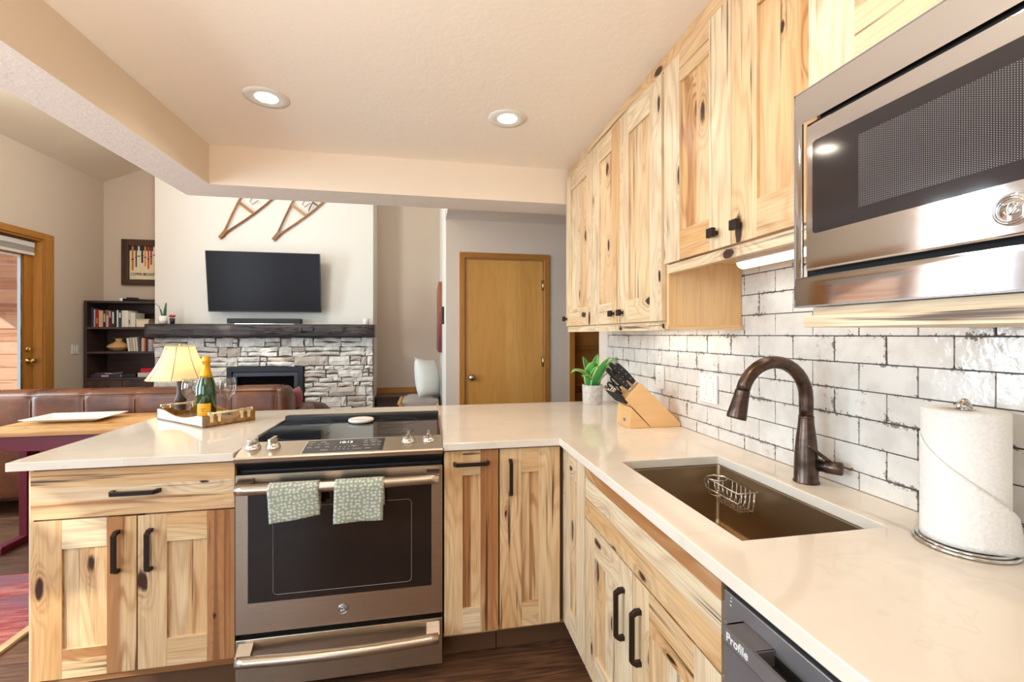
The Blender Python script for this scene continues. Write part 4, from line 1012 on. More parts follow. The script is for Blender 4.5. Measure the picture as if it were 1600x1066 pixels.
# potted succulent
px, py = 1.017, 2.655
t = thing('potted_plant', 'green succulent with broad leaves in a round concrete pot', 'plant', (px, py, .914))
mb = MB(); mb.lathe([(.058, 0), (.061, .004), (.064, .117), (.0635, .119), (.056, .119), (.055, .10), (0, .10)], M['concrete'], (px, py, .914), 40); mb.build('pot', t)
mb = MB(); mb.lathe([(.0548, .1005), (.03, .106), (0, .108)], plain('potting_soil', S(60, 44, 34), .95), (px, py, .914), 24); mb.build('soil', t)
def leaf(base, az, L, w, lift, curl, twist=0.0):
    d = Vector((math.cos(az), math.sin(az), 0)); sd = Vector((-math.sin(az), math.cos(az), 0)); P = []; p = Vector(base); e = lift; n = 14
    for i in range(n+1):
        P.append((p.copy(), e)); p = p+(d*math.cos(e)+Vector((0, 0, 1))*math.sin(e))*L/n; e -= curl/n*(i/n)*2
    def fn(u, v):
        i = v*n; k = min(int(i), n-1); f = i-k; c = P[k][0].lerp(P[k+1][0], f); ee = P[k][1]
        ww = w*(math.sin(PI*min(1, .22+.78*v))**.7)*(1 if v < .98 else .25); q = (u-.5)*2
        nrm = -d*math.sin(ee)+Vector((0, 0, 1))*math.cos(ee)
        return tuple(c+sd*q*ww+nrm*(q*q*ww*.45))
    mb = MB(); mb.grid(fn, 8, 18, M['leaf']); return mb.build('leaf', t, solid=.003)
b0 = Vector((px, py, 1.018)); cam_az = math.atan2(-py, -px)
for da, L, w, lift, curl, off in [(a, b*1.15, c*1.35, d, e, f) for a, b, c, d, e, f in ((.05, .15, .040, 1.45, .7, .02), (.9, .19, .032, 1.15, .35, .02), (-1.0, .17, .020, 1.2, 2.2, .02), (1.9, .22, .020, 1.05, .6, .02), (-1.8, .16, .014, 1.2, 2.6, .015), (2.8, .19, .022, 1.35, .5, .02), (-2.5, .18, .020, 1.25, .4, .02), (.45, .14, .022, 1.3, .9, .01), (1.5, .21, .011, 1.0, 2.4, .02), (-.5, .13, .018, 1.0, 1.6, .015))]:
    az = cam_az+da; leaf(b0+Vector((math.cos(az), math.sin(az), 0))*off, az, L, w, lift, curl)

# knife block and knives
t = thing('knife_block', 'slanted light wood knife block in front of the tiled wall', 'knife block', (1.03, 1.99, .914))
mb = MB(); mb.prism([(.914, .9142), (1.019, .9142), (.921, 1.012)], 1, 1.915, 2.06, M['maple'], grain=0); b1 = mb.build('lower_block', t, bevel=.002)
mb = MB(); mb.prism([(1.022, .9142), (1.166, .9142), (1.172, .922), (1.170, .932), (.968, 1.125), (.893, 1.050)], 1, 1.915, 2.06, M['maple'], grain=0); mb.build('upper_block', t, bevel=.003)
mb = MB(); mb.box((.9133, 1.965, .945), (.9142, 1.985, .952), plain('maker_mark_blue', S(70, 84, 130), .5)); mb.box((.9133, 1.968, .938), (.9142, 1.982, .942), bpy.data.materials['maker_mark_blue']); mb.build('maker_mark', b1)
kd = Vector((-.712, 0, .702)); ku = Vector((.702, 0, .712))
def kframe(p): return Matrix(((0, ku.x, kd.x, p[0]), (1, ku.y, kd.y, p[1]), (0, ku.z, kd.z, p[2]), (0, 0, 0, 1)))
def knife(label, s, y, L, w=.010, fat=.0125, group='knives in the block', name='kitchen_knife', base=None):
    p = base if base else Vector((.893, 0, 1.050))+Vector((.075, 0, .075))*s+Vector((0, y, 0))+kd*.002
    t = thing(name, label, 'knife', tuple(p), group); X = kframe(p)
    mb = MB(); mb.box((-.0045, -fat*.85, 0), (.0045, fat*.85, .012), M['chrome'], X=X); mb.build('bolster', t, bevel=.001)
    mb = MB(); n = 10; vs = [(0, -.1)]
    prof = [(fat*(.85+.25*math.sin(PI*i/n)), .012+L*i/n) for i in range(n+1)]
    pts = [(-a*.95, z) for a, z in prof]+[(fat*.2, .012+L+.006)]+[(a, z) for a, z in prof[::-1]]
    mb.prism(pts, 0, -w*.75, w*.75, M['blackmatte'], X=X); h = mb.build('grip', t, bevel=.003)
    for q in (.25, .5, .75):
        mb = MB(); mb.tube([(-w*.78, 0, .012+L*q), (w*.78, 0, .012+L*q)], .0022, M['chrome'], 8, X=X); mb.build('rivet', h)
    return t
knife('black handled knife at the top of the block, nearest the wall', .86, 2.025, .115)
knife('thick round black steel handle at the top of the block, nearest the camera', .84, 1.940, .120, .012, .013)
knife('black handled knife in the second slot row, far side of the block', .60, 2.030, .108)
knife('black handled knife in the second slot row, with three bright rivets', .58, 1.972, .105)
knife('short black handled knife in the second slot row, nearest the camera', .50, 1.938, .085)
# scissors
p = Vector((.893, 0, 1.050))+Vector((.075, 0, .075))*.24+Vector((0, 1.99, 0))+kd*.002; X = kframe(p)
t = thing('kitchen_scissors', 'black handled kitchen scissors with loop grips in the knife block', 'scissors', tuple(p))
for s in (-1, 1):
    mb = MB(); mb.tube([(s*.004, s*.004, .0), (s*.006, s*.008, .025)]+[(s*.010, s*(.017+.011*math.cos(a)), .058+.030*math.sin(a)) for a in [(-PI/2-.5)+i/18*2*PI for i in range(19)]], .0048, M['blackmatte'], 8, X=X); mb.build('loop_grip', t)
mb = MB(); mb.box((-.006, -.007, -.001), (.006, .007, .012), M['chrome'], X=X); mb.build('pivot', t)
for k, y in enumerate((1.932, 1.958, 1.984, 2.010, 2.036)):
    lab = ['steak knife nearest the camera in the low front row of the block', 'second steak knife from the camera in the low front row', 'middle steak knife of the low front row in the block', 'fourth steak knife from the camera in the low front row', 'steak knife nearest the wall in the low front row'][k]
    p = Vector((.908, y, 1.029)); X = kframe(p)
    t = thing('steak_knife', lab, 'knife', tuple(p), 'steak knives in the block')
    mb = MB(); mb.prism([(-.008, 0), (-.0095, .05), (-.008, .085), (.008, .088), (.009, .05), (.008, 0)], 0, -.0065, .0065, M['blackmatte'], X=X); mb.build('grip', t, bevel=.002)
    mb = MB(); mb.box((-.0067, -.0095, .084), (.0067, .0095, .096), M['chrome'], X=X); mb.build('end_cap', t, bevel=.002)

# wall plates
def plate(name, label, y, z, w, kinds):
    t = MB(); t.box((1.164, y-w/2, z-.059), (1.1735, y+w/2, z+.059), M['white']); o = tag(t.build(name, bevel=.002), label, 'light switch' if 'switch' in name else 'outlet')
    for dy in kinds:
        if 'switch' in name:
            m = MB(); m.box((1.161, y+dy-.0165, z-.033), (1.1645, y+dy+.0165, z+.033), M['white']); m.build('rocker', o, bevel=.0015)
        else:
            for dz in (-.02, .02):
                m = MB(); m.box((1.1615, y-.016, z+dz-.0145), (1.1645, y+.016, z+dz+.0145), M['white']); r = m.build('receptacle', o, bevel=.003)
                m = MB(); m.box((1.1612, y-.008, z+dz-.004), (1.1618, y-.006, z+dz+.005), M['gap']); m.box((1.1612, y+.006, z+dz-.004), (1.1618, y+.008, z+dz+.005), M['gap']); m.build('slot', r)
    for dz in ((-.048, .048) if 'switch' in name else (0,)):
        for dy in kinds:
            m = MB(); m.box((1.1632, y+dy-.002, z+dz-.002), (1.1642, y+dy+.002, z+dz+.002), M['chrome']); m.build('screw', o)
    return o
plate('light_switch', 'white double rocker light switch on the tiled wall left of the faucet', 1.700, 1.119, .116, (-.023, .023))
plate('wall_outlet', 'white electrical outlet on the tiled wall behind the knife block', 2.100, 1.130, .072, (0,))

# paper towel holder and roll
cx, cy = 1.084, .728
t = thing('paper_towel_holder', 'chrome upright paper towel holder with a wire base at the right counter', 'paper towel holder', (cx, cy, .914))
mb = MB(); mb.tube([(cx+.078*math.cos(i/48*2*PI), cy+.078*math.sin(i/48*2*PI), .9175) for i in range(48)], .0035, M['chrome'], 8, True); mb.tube([(cx+.072*math.cos(i/48*2*PI), cy+.072*math.sin(i/48*2*PI), .9225) for i in range(48)], .003, M['chrome'], 8, True); mb.tube([(cx-.075, cy, .9175), (cx+.075, cy, .9175)], .003, M['chrome'], 8); mb.build('base', t)
mb = MB(); mb.tube([(cx, cy, .917), (cx, cy, 1.190)], .005, M['chrome'], 12); mb.build('post', t)
mb = MB(); mb.tube([(cx+.010*math.cos(a), cy-.010*math.cos(a)*.3, 1.194+.018*math.sin(a)) for a in [i/10*PI for i in range(11)]], .0045, M['chrome'], 10); mb.lathe([(.012, 0), (.010, .004), (0, .006)], M['chrome'], (cx, cy, 1.1925), 16); mb.build('finial', t)
r0, r1, zl, zh = .018, .0665, .9275, 1.194
mb = MB(); mb.lathe([(r0, zl), (r1-.002, zl), (r1, zl+.002), (r1, zh-.003), (r1-.003, zh), (r0, zh-.001), (r0, zl)], M['paper'], (cx, cy, 0), 64)
roll = tag(mb.build('paper_towel_roll'), 'white paper towel roll with a loose outer sheet on the chrome holder', 'paper towel')
def sheet(u, v):
    # the outer sheet starts diagonally on the roll and hangs loose at its right corner
    a0 = math.radians(225)-1.55; a = a0+u*2.9
    top = zh-.055-.150*u; z = zl+(top-zl)*v
    loose = max(0, u-.68)/.32
    r = r1+.0022+.016*loose**1.6*(1-.55*v); return (cx+r*math.cos(a), cy+r*math.sin(a), z-.006*loose*(1-v))
mb = MB(); mb.grid(sheet, 40, 14, M['paper'])
mb.build('loose_sheet', roll, solid=.0016)
# ------------------------------------------------------------------ living room
# fireplace
t = thing('fireplace', 'white ledge stone fireplace with a dark timber mantel and black gas insert', 'fireplace', (-1.8, 5.56, 0))
sr = random.Random(11)
def stonewall(mb, x0, x1, z0, z1, yf):
    z = z0
    while z < z1-.01:
        h = min(sr.choice([.04, .055, .075, .09, .11, .13]), z1-z)
        if z1-z-h < .03: h = z1-z
        x = x0
        while x < x1-.01:
            w = min(sr.choice([.07, .11, .15, .2, .27, .34])*sr.uniform(.8, 1.2), x1-x)
            if x1-x-w < .05: w = x1-x
            split = h > .085 and sr.random() < .35
            for a, b in ([(z, z+h*.5), (z+h*.5, z+h)] if split else [(z, z+h)]):
                one(mb, x, x+w, a, b, yf)
            x += w
        z += h
def one(mb, x0, x1, z0, z1, yf):
    g = sr.uniform(.003, .008); x0 += g; x1 -= g; z0 += g; z1 -= g; dep = sr.uniform(0, .03); n = max(2, int((x1-x0)/.04)); m = 2; sd = sr.random()*50
    nu, nv = n+2, m+2
    def fn(i, j):
        u = min(max((i-1)/n, 0), 1); v = min(max((j-1)/m, 0), 1); e = i in (0, nu) or j in (0, nv)
        x = x0+(x1-x0)*u; z = z0+(z1-z0)*v
        q = mnoise.noise((x*14+sd, z*14, sd)); q2 = mnoise.noise((x*30, z*30+sd, sd))
        ed = (u in (0, 1))+(v in (0, 1))
        y = yf-dep-.012*q-.008*q2+(.012 if ed else 0)
        if e: y = yf+.045
        jx = .012*mnoise.noise((z*22, sd, x*3)) if not (0 < u < 1) else 0; jz = .014*mnoise.noise((x*12, sd+9, z*3)) if not (0 < v < 1) else 0
        return (x+jx, y, z+jz)
    vs = [fn(i, j) for j in range(nv+1) for i in range(nu+1)]
    fs = [(j*(nu+1)+i, j*(nu+1)+i+1, (j+1)*(nu+1)+i+1, (j+1)*(nu+1)+i) for j in range(nv) for i in range(nu)]
    mb.add(vs, fs, M['stone'], None, (sr.random(), sr.random(), sr.random()), False)
mb = MB(); mb.box((-2.945, 5.555, 0), (-.64, 5.60, 1.31), M['grout'])
YF = 5.535
stonewall(mb, -2.95, -2.215, .0, .985, YF); stonewall(mb, -1.405, -.638, .0, .985, YF); stonewall(mb, -2.95, -.638, .985, 1.312, YF)
mb.build('stone_surround', t, merge=False, recalc=False)
mb = MB(); hx0, hx1, hy0, hy1, hz0, hz1 = -2.957, -.605, 5.38, 5.598, 1.312, 1.465; n = 70
def beam(u, v):
    x = hx0+(hx1-hx0)*v; k = int(round(u*16)); c = [(0, 0), (.25, 0), (.5, 0), (.75, 0), (1, 0), (1, .25), (1, .5), (1, .75), (1, 1), (.75, 1), (.5, 1), (.25, 1), (0, 1), (0, .75), (0, .5), (0, .25), (0, 0)][k]
    y = hy0+(hy1-hy0)*c[0]; z = hz0+(hz1-hz0)*c[1]; q = .007*mnoise.noise((x*3.2, c[0]*2, c[1]*3)); 
    if c[0] == 0: y += q+.004*mnoise.noise((x*14, 3, c[1]*7))
    if c[1] in (0, 1): z += .4*q
    if c[0] == 0 and c[1] in (0, 1): y += .008; z += .006*(1 if c[1] == 0 else -1)
    return (x, y, z)
mb.grid(beam, 16, n, M['mantel'])
for v in (0, 1): mb.add([beam(k/16, v) for k in range(16)], [list(range(16))], plain('beam_end_grain', S(170, 156, 150), .8))
mt = mb.build('mantel', t)
mb = MB(); mb.box((-1.385, 5.365, 1.385), (-1.27, 5.384, 1.425), M['black']); mb.box((-1.42, 5.362, 1.38), (-1.39, 5.384, 1.43), M['black']); mb.build('outlet_box', mt, bevel=.003)
fi = MB(); x0, x1, zt = -2.21, -1.41, .978
fi.box((x0, 5.50, .1), (x0+.05, 5.58, zt), M['charcoal']); fi.box((x1-.05, 5.50, .1), (x1, 5.58, zt), M['charcoal']); fi.box((x0+.05, 5.50, zt-.055), (x1-.05, 5.58, zt), M['charcoal']); fi.box((x0+.05, 5.50, .1), (x1-.05, 5.58, .18), M['charcoal'])
fi = fi.build('fire_insert', t, bevel=.003)
mb = MB(); 
for a, b, c, d in ((x0+.058, x0+.10, .19, zt-.062), (x1-.10, x1-.058, .19, zt-.062), (x0+.10, x1-.10, zt-.105, zt-.062)): mb.box((a, 5.515, c), (b, 5.56, d), plain('insert_inner_frame', S(74, 76, 86), .4, .5) if 'insert_inner_frame' not in bpy.data.materials else bpy.data.materials['insert_inner_frame'])
mb.build('inner_frame', fi)
mb = MB(); mb.box((x0+.10, 5.55, .18), (x1-.10, 5.556, zt-.10), M['glassblack']); mb.build('fire_glass', fi)
# television, soundbar, mantel objects
t = thing('television', 'black flat television hung above the mantel, tilted slightly forward', 'television', (-1.79, 5.45, 1.60))
tl = math.atan2(.075, .666); TVX = Matrix.Translation((0, 5.475, 1.602)) @ Matrix.Rotation(tl, 4, 'X')
mb = MB(); mb.box((-2.38, -.012, 0), (-1.207, .03, .668), M['black'], X=TVX); mb.build('body', t, bevel=.004)
mb = MB(); mb.box((-2.373, -.0135, .012), (-1.214, -.012, .662), M['tvscreen'], X=TVX); mb.build('screen', t)
mb = MB(); mb.box((-2.0, 5.50, 1.78), (-1.6, 5.60, 2.08), M['blackmatte']); mb.build('wall_mount', t)
t = thing('soundbar', 'long black soundbar lying on the mantel below the television', 'soundbar', (-1.80, 5.45, 1.466))
mb = MB(); mb.box((-2.178, 5.42, 1.471), (-1.413, 5.50, 1.527), M['blackmatte']); mb.build('body', t, bevel=.006)
mb = MB(); mb.box((-2.10, 5.43, 1.464), (-1.49, 5.49, 1.471), M['chrome']); mb.build('foot_strip', t)
mb = MB(); mb.lathe([(.036, 0), (.038, .003), (.038, .066), (.034, .07), (0, .068)], M['white'], (-.712, 5.47, 1.465), 28); tag(mb.build('candle'), 'white ribbed candle at the right end of the mantel', 'candle')
t = thing('potted_plant', 'small cactus in a white pot at the left end of the mantel', 'plant', (-2.813, 5.45, 1.465))
mb = MB(); mb.lathe([(.036, 0), (.044, .085), (.038, .085), (.034, .07), (0, .07)], M['ceramic'], (-2.813, 5.45, 1.465), 24); mb.build('pot', t)
GR = plain('cactus_green', S(52, 92, 52), .6)
mb = MB(); mb.tube([(-2.80, 5.45, 1.53), (-2.795, 5.45, 1.60), (-2.785, 5.45, 1.69)], [.014, .015, .006], GR, 8); mb.tube([(-2.815, 5.45, 1.53), (-2.84, 5.45, 1.62)], [.010, .007], GR, 8); mb.tube([(-2.82, 5.45, 1.53), (-2.85, 5.45, 1.65), (-2.90, 5.45, 1.69)], .003, GR, 6); mb.build('cactus', t)
t = thing('flower_cup', 'dark little cup with a red flower on the mantel beside the cactus', 'flower cup', (-2.725, 5.45, 1.465))
mb = MB(); mb.lathe([(.020, 0), (.027, .060), (.023, .060), (0, .05)], M['charcoal'], (-2.725, 5.45, 1.465), 20); mb.build('cup', t)
mb = MB()
for k in range(7): a = k*.9; mb.lathe([(0, -.012), (.013, -.006), (.015, .004), (0, .012)], plain('red_petal', S(190, 44, 60), .6) if 'red_petal' not in bpy.data.materials else bpy.data.materials['red_petal'], (-2.725+.016*math.cos(a), 5.45+.016*math.sin(a), 1.545+.008*(k % 2)), 10)
mb.tube([(-2.725, 5.45, 1.51), (-2.725, 5.45, 1.545)], .003, GR, 6); mb.build('flower', t)
# snowshoes
def snowshoe(x, z, label, tilt):
    t = thing('snowshoe', label, 'snowshoe', (x, 5.57, z), 'wooden snowshoes on the chimney wall')
    X = Matrix.Translation((x, 5.573, z)) @ Matrix.Rotation(tilt, 4, 'Y')
    BR = M.setdefault('ash', wood('bent_ash', S(164, 112, 54), S(144, 92, 42), S(112, 68, 30), S(90, 56, 26), knots=0, streaks=.2))
    def w(s):
        k = [(0, .012), (.10, .014), (.18, .035), (.30, .068), (.45, .104), (.60, .132), (.75, .15), (.90, .152), (1.02, .13), (1.10, .085), (1.145, .03), (1.15, 0)]
        for (a, b), (c, d) in zip(k[:-1], k[1:]):
            if a <= s <= c: return b+(d-b)*(s-a)/(c-a)
        return 0
    ss = [i*1.15/46 for i in range(47)]
    for q in (-1, 1):
        mb = MB(); mb.tube([(q*w(s), 0, s) for s in ss], .0105, BR, 8, X=X); mb.build('frame_rail', t)
    mb = MB(); mb.box((-.016, -.010, 0), (.016, .010, .12), BR, X=X); mb.build('tail', t)
    for s in (.45, .92): mb = MB(); mb.box((-w(s), -.007, s-.014), (w(s), .007, s+.014), BR, 0, X=X); mb.build('crossbar', t)
    mb = MB()
    for i in range(9):
        s = .68+i*.038; mb.tube([(-w(s), 0, s), (w(s+.07), 0, s+.07)], .0022, M['palegold'], 5, X=X); mb.tube([(w(s), 0, s), (-w(s+.07), 0, s+.07)], .0022, M['palegold'], 5, X=X)
    mb.build('webbing', t)
    mb = MB(); mb.tube([(-.02, -.01, .62), (-.005, -.02, .53), (.035, -.02, .52), (.05, -.012, .60)], .004, M['leather_dark'], 6, X=X); mb.build('binding_strap', t)
    return t, X
snowshoe(-2.31, 2.44, 'wooden snowshoe hung on the chimney, the one nearer the left wall', math.radians(37.6))
t, X = snowshoe(-1.75, 2.44, 'wooden snowshoe with a dangling leather buckle, nearer the right chimney edge', math.radians(37.6))
mb = MB(); mb.tube([(.06, -.01, .64), (.075, -.02, .58), (.095, -.02, .51)], .006, M['leather_dark'], 6, X=X); mb.box((.06, -.02, .615), (.12, -.008, .635), M['leather_dark'], X=X); mb.build('buckle_strap', t)

# bookcase and what stands on it
wn = M['walnut']; bx0, bx1, by0, by1 = -3.725, -3.0, 5.72, 6.06
t = thing('bookcase', 'dark walnut bookcase in the corner left of the fireplace', 'bookcase', (-3.36, 5.9, 0))
for a, b in ((bx0, bx0+.025), (bx1-.025, bx1)): mb = MB(); mb.box((a, by0, 0), (b, by1, 1.70), wn); mb.build('side_panel', t)
mb = MB(); mb.box((bx0+.025, by1-.015, 0), (bx1-.025, by1, 1.70), wn, 0); mb.build('back_panel', t)
mb = MB(); mb.box((bx0, by0-.005, 1.70), (bx1, by1, 1.724), wn, 0); mb.build('top', t)
for z in (1.410, 1.134, .842): mb = MB(); mb.box((bx0+.025, by0, z), (bx1-.025, by1-.015, z+.023), wn, 0); mb.build('shelf', t)
for a, b in ((bx0+.028, (bx0+bx1)/2-.002), ((bx0+bx1)/2+.002, bx1-.028)): mb = MB(); mb.box((a, by0, .06), (b, by0+.02, .838), wn); mb.build('door', t, bevel=.002)
def book(x0, x1, z0, h, col, label, group, tilt=0.0, dep=.17, y=5.745, band=None):
    t = thing('book', label, 'book', ((x0+x1)/2, y, z0), group); X = Matrix.Translation(((x0+x1)/2, y, z0)) @ Matrix.Rotation(tilt, 4, 'Y'); w = (x1-x0)/2-.0008
    mc = plain('book_cover', S(*col), .55)
    mb = MB(); mb.box((-w, 0, 0), (w, .004, h), mc, X=X); mb.box((-w, .004, 0), (-w+.003, dep, h), mc, X=X); mb.box((w-.003, .004, 0), (w, dep, h), mc, X=X); mb.build('cover', t)
    mb = MB(); mb.box((-w+.003, .004, .004), (w-.003, dep-.004, h-.004), M['ceramic'], X=X); mb.build('pages', t)
    if band: mb = MB(); mb.box((-w*.55, -.0008, h*band[0]), (w*.55, 0, h*band[1]), plain('spine_print', S(*band[2]), .5), X=X); mb.build('spine_print', t)
g1 = 'upright books on the top shelf'; z0 = 1.433
row = [(.026, .215, (34, 52, 96), 'tall navy blue book at the left end of the top shelf', None), (.012, .195, (206, 190, 168), 'thin cream book between the navy and red books', None), (.036, .195, (150, 40, 34), 'thick red book near the left of the top shelf', (.2, .5, (196, 120, 90))), (.012, .185, (222, 196, 150), 'thin sand coloured book right of the thick red book', None),
       (.026, .18, (214, 178, 134), 'tan book right of the red books on the top shelf', None), (.028, .185, (36, 34, 40), 'black book with pale spine print on the top shelf', (.3, .8, (190, 180, 170))), (.026, .185, (210, 160, 140), 'pinkish book with a dark blue top on the top shelf', (.7, .98, (50, 60, 100))), (.028, .188, (66, 34, 46), 'dark maroon book in the middle of the top shelf', (.55, .95, (190, 170, 170))),
       (.030, .186, (40, 42, 46), 'charcoal book with a white torn looking spine print', (.2, .9, (226, 224, 220))), (.020, .188, (28, 28, 34), 'slim black book left of the slim white one', None), (.014, .188, (238, 234, 228), 'slim white book left of the dark slate one', None), (.034, .188, (50, 60, 66), 'dark slate book with white lettering spots', (.55, .85, (214, 214, 212))),
       (.030, .186, (222, 226, 216), 'pale grey green book right of the dark slate one', None), (.032, .186, (236, 232, 220), 'wide cream book right of the middle of the top shelf', None), (.024, .165, (206, 200, 188), 'shorter beige book with small dark spots', (.2, .5, (110, 100, 96))), (.022, .162, (230, 226, 216), 'short off white book, second from the basket', None), (.022, .160, (220, 228, 218), 'short pale book touching the white basket', None)]
x = -3.676
for w, h, c, lab, bnd in row: book(x, x+w, z0, h, c, lab, g1, band=bnd); x += w+.0005
mb = MB(); bxm = x+.012
mb.prism([(bxm, z0), (bxm+.115, z0), (bxm+.123, z0+.085), (bxm-.008, z0+.085)], 1, 5.745, 5.88, plain('birch_basket', S(232, 222, 200), .8)); bk = mb.build('storage_box', bevel=.003); tag(bk, 'small white birch bark box at the right of the top shelf', 'box')
mb = MB(); mb.box((bxm-.012, 5.741, z0+.076), (bxm+.127, 5.884, z0+.092), plain('birch_lid', S(206, 188, 150), .8), 0); mb.build('lid_band', bk)
g2 = 'upright books on the middle shelf'; z0 = 1.157; x = -3.315
row = [(.022, .150, (226, 222, 214), 'leaning white book next to the wooden vase', -.13), (.024, .155, (186, 190, 180), 'leaning grey green book, second from the vase', -.12), (.022, .155, (226, 208, 184), 'leaning cream book with dark spots on the middle shelf', -.10), (.020, .160, (212, 214, 206), 'leaning pale grey book on the middle shelf', -.09), (.022, .158, (70, 72, 78), 'leaning charcoal book on the middle shelf', -.07), (.028, .150, (220, 180, 170), 'pale pink book on the middle shelf', 0), (.014, .150, (200, 96, 60), 'slim orange book on the middle shelf', 0), (.024, .140, (54, 44, 40), 'dark brown book right of the slim orange one', 0), (.040, .135, (190, 196, 204), 'wide blue grey book at the right end of the middle shelf', 0), (.020, .13, (160, 150, 150), 'slim grey book partly hidden by the mantel', 0)]
for w, h, c, lab, tl in row:
    book(x, x+w, z0+(.002 if tl else 0), h, c, lab, g2, tl); x += w+(.004 if tl else .0008)
mb = MB(); mb.lathe([(.035, 0), (.06, .012), (.105, .045), (.108, .055), (.095, .072), (.05, .098), (.030, .112), (.028, .128), (.036, .142), (.036, .145), (.028, .143), (.02, .12), (0, .11)], M['maple'], (-3.468, 5.85, 1.157), 40); tag(mb.build('vase'), 'squat turned wooden vase on the middle shelf', 'vase')
def flat(x0, x1, z, h, col, label, y0=5.75, y1=5.93, pm=None):
    t = thing('book', label, 'book', ((x0+x1)/2, y0, z), 'books lying on the lower shelf'); mc = plain('book_cover', S(*col), .5)
    mb = MB(); mb.box((x0, y0, z), (x1, y1, z+.003), mc); mb.box((x0, y0, z+h-.003), (x1, y1, z+h), mc); mb.box((x0, y0, z+.003), (x1, y0+.003, z+h-.003), mc); mb.build('cover', t)
    mb = MB(); mb.box((x0+.004, y0+.003, z+.003), (x1-.004, y1-.004, z+h-.003), M['ceramic']); mb.build('pages', t)
    mb = MB(); mb.box((x0+.10, y0-.0008, z+h*.3), (x0+.17, y0, z+h*.7), plain('spine_print', S(226, 222, 220), .5)); mb.build('spine_print', t)
flat(-3.68, -3.40, .865, .036, (58, 56, 84), 'thick dark blue book lying on the lower shelf'); flat(-3.645, -3.47, .901, .018, (96, 70, 54), 'thin brown book lying on the dark blue one')
mb = MB(); mb.box((-3.385, 5.76, .865), (-3.25, 5.9, .905), M['black'], 0); tag(mb.build('storage_box', bevel=.004), 'flat black box on the lower shelf beside the lying books', 'box')
mb = MB(); mb.box((-3.225, 5.75, .865), (-3.06, 5.9, .915), M['white'], 0); tag(mb.build('storage_box', bevel=.003), 'white flat box under the red game box on the lower shelf', 'box')
mb = MB(); mb.box((-3.20, 5.755, .9155), (-3.06, 5.89, .965), plain('red_box', S(206, 36, 60), .5), 0); tag(mb.build('storage_box', bevel=.003), 'small red box lying on a white box on the lower shelf', 'box')
t = thing('tripod', 'folded black camera tripod lying on top of the bookcase', 'tripod', (-3.25, 5.8, 1.724))
mb = MB(); mb.tube([(-3.40, 5.79, 1.742), (-3.03, 5.80, 1.738)], [.014, .011], M['black'], 10); mb.tube([(-3.36, 5.815, 1.741), (-3.03, 5.82, 1.738)], .010, M['black'], 10); mb.tube([(-3.36, 5.80, 1.760), (-3.25, 5.805, 1.757)], .012, M['black'], 10); mb.build('leg_bundle', t)
mb = MB(); mb.box((-3.425, 5.775, 1.725), (-3.39, 5.81, 1.765), M['chrome']); mb.build('mount_head', t, bevel=.004)
# poster
t = thing('framed_poster', 'dark framed vintage ski poster above the bookcase', 'poster', (-3.2, 6.05, 1.94))
F = M['frame_wood']; x0, x1, z0, z1 = -3.554, -2.85, 1.936, 2.478; w = .075
for lo, hi, g in (((x0, 6.03, z0), (x0+w, 6.068, z1), 2), ((x1-w, 6.03, z0), (x1, 6.068, z1), 2), ((x0+w, 6.03, z0), (x1-w, 6.068, z0+w-.008), 0), ((x0+w, 6.03, z1-w), (x1-w, 6.068, z1), 0)):
    mb = MB(); mb.box(lo, hi, F, g); mb.build('frame_side', t, bevel=.004)
mb = MB(); mb.box((x0+w, 6.055, z0+w-.008), (x1-w, 6.06, z1-w), plain('poster_paper', S(238, 222, 186), .6)); mb.box((x0+w, 6.0545, z1-w-.055), (x1-w, 6.055, z1-w), plain('poster_dark', S(38, 36, 60), .6))
pr = random.Random(2); cols = [(206, 120, 50), (36, 34, 40), (236, 226, 210), (30, 30, 40), (220, 150, 70), (190, 70, 36), (150, 50, 34), (236, 220, 200), (206, 130, 60), (28, 28, 34), (230, 190, 90), (170, 170, 180), (190, 70, 36), (40, 40, 60)]
xx = x0+w+.022
for i, c in enumerate(cols):
    L = [.29, .25, .22, .20, .24, .27, .22, .19, .25, .26, .2, .23, .28, .24][i]; pw = pr.uniform(.013, .021)
    mm = plain('ski_print', S(*c), .6); mb.box((xx, 6.0538, z1-w-L), (xx+pw, 6.0546, z1-w), mm, X=None); mb.box((xx-.004, 6.0536, z1-w-L*.55-.006), (xx+pw+.004, 6.0542, z1-w-L*.55+.006), bpy.data.materials['poster_dark']); xx += pw+pr.uniform(.010, .020)
pp = mb.build('poster_print', t)
text('COPPER MOUNTAIN', .045, M['black'], facing('Y', (x0+w+.012, 6.0535, 2.052)), 'lettering', pp, .0003, sx=.74, bold=.0006)
# sofa
def loftx(mb, sec, xs, m):
    rings = [[(x, y, z) for y, z in sec(x)] for x in xs]; n = len(rings[0]); vs = [p for r in rings for p in r]; fs = []
    for i in range(len(rings)-1):
        for k in range(n): fs.append((i*n+k, i*n+(k+1) % n, (i+1)*n+(k+1) % n, (i+1)*n+k))
    mb.add(vs, fs, m, None, None, True); mb.add(rings[0], [list(range(n))], m, None, None, True); mb.add(rings[-1], [list(range(n))], m, None, None, True)
def rsec(y0, y1, z0, z1, r, puff=0.0, n=6):
    out = []
    for cy, cz, a0 in ((y1-r, z1-r, 0), (y0+r, z1-r, 90), (y0+r, z0+r, 180), (y1-r, z0+r, 270)):
        for k in range(n+1): a = math.radians(a0+90*k/n); out.append((cy+(r+puff)*math.cos(a), cz+(r+puff)*math.sin(a)))
    return out
t = thing('sofa', 'long brown leather sofa with its panelled back to the kitchen', 'sofa', (-2.3, 4.3, 0))
sx0, sx1 = -3.62, -1.12; seam0 = -2.889
def puffx(x):
    f = ((x-seam0)/.337) % 1; e = min(f, 1-f); return -.011*(1-min(1, e/.13))**2
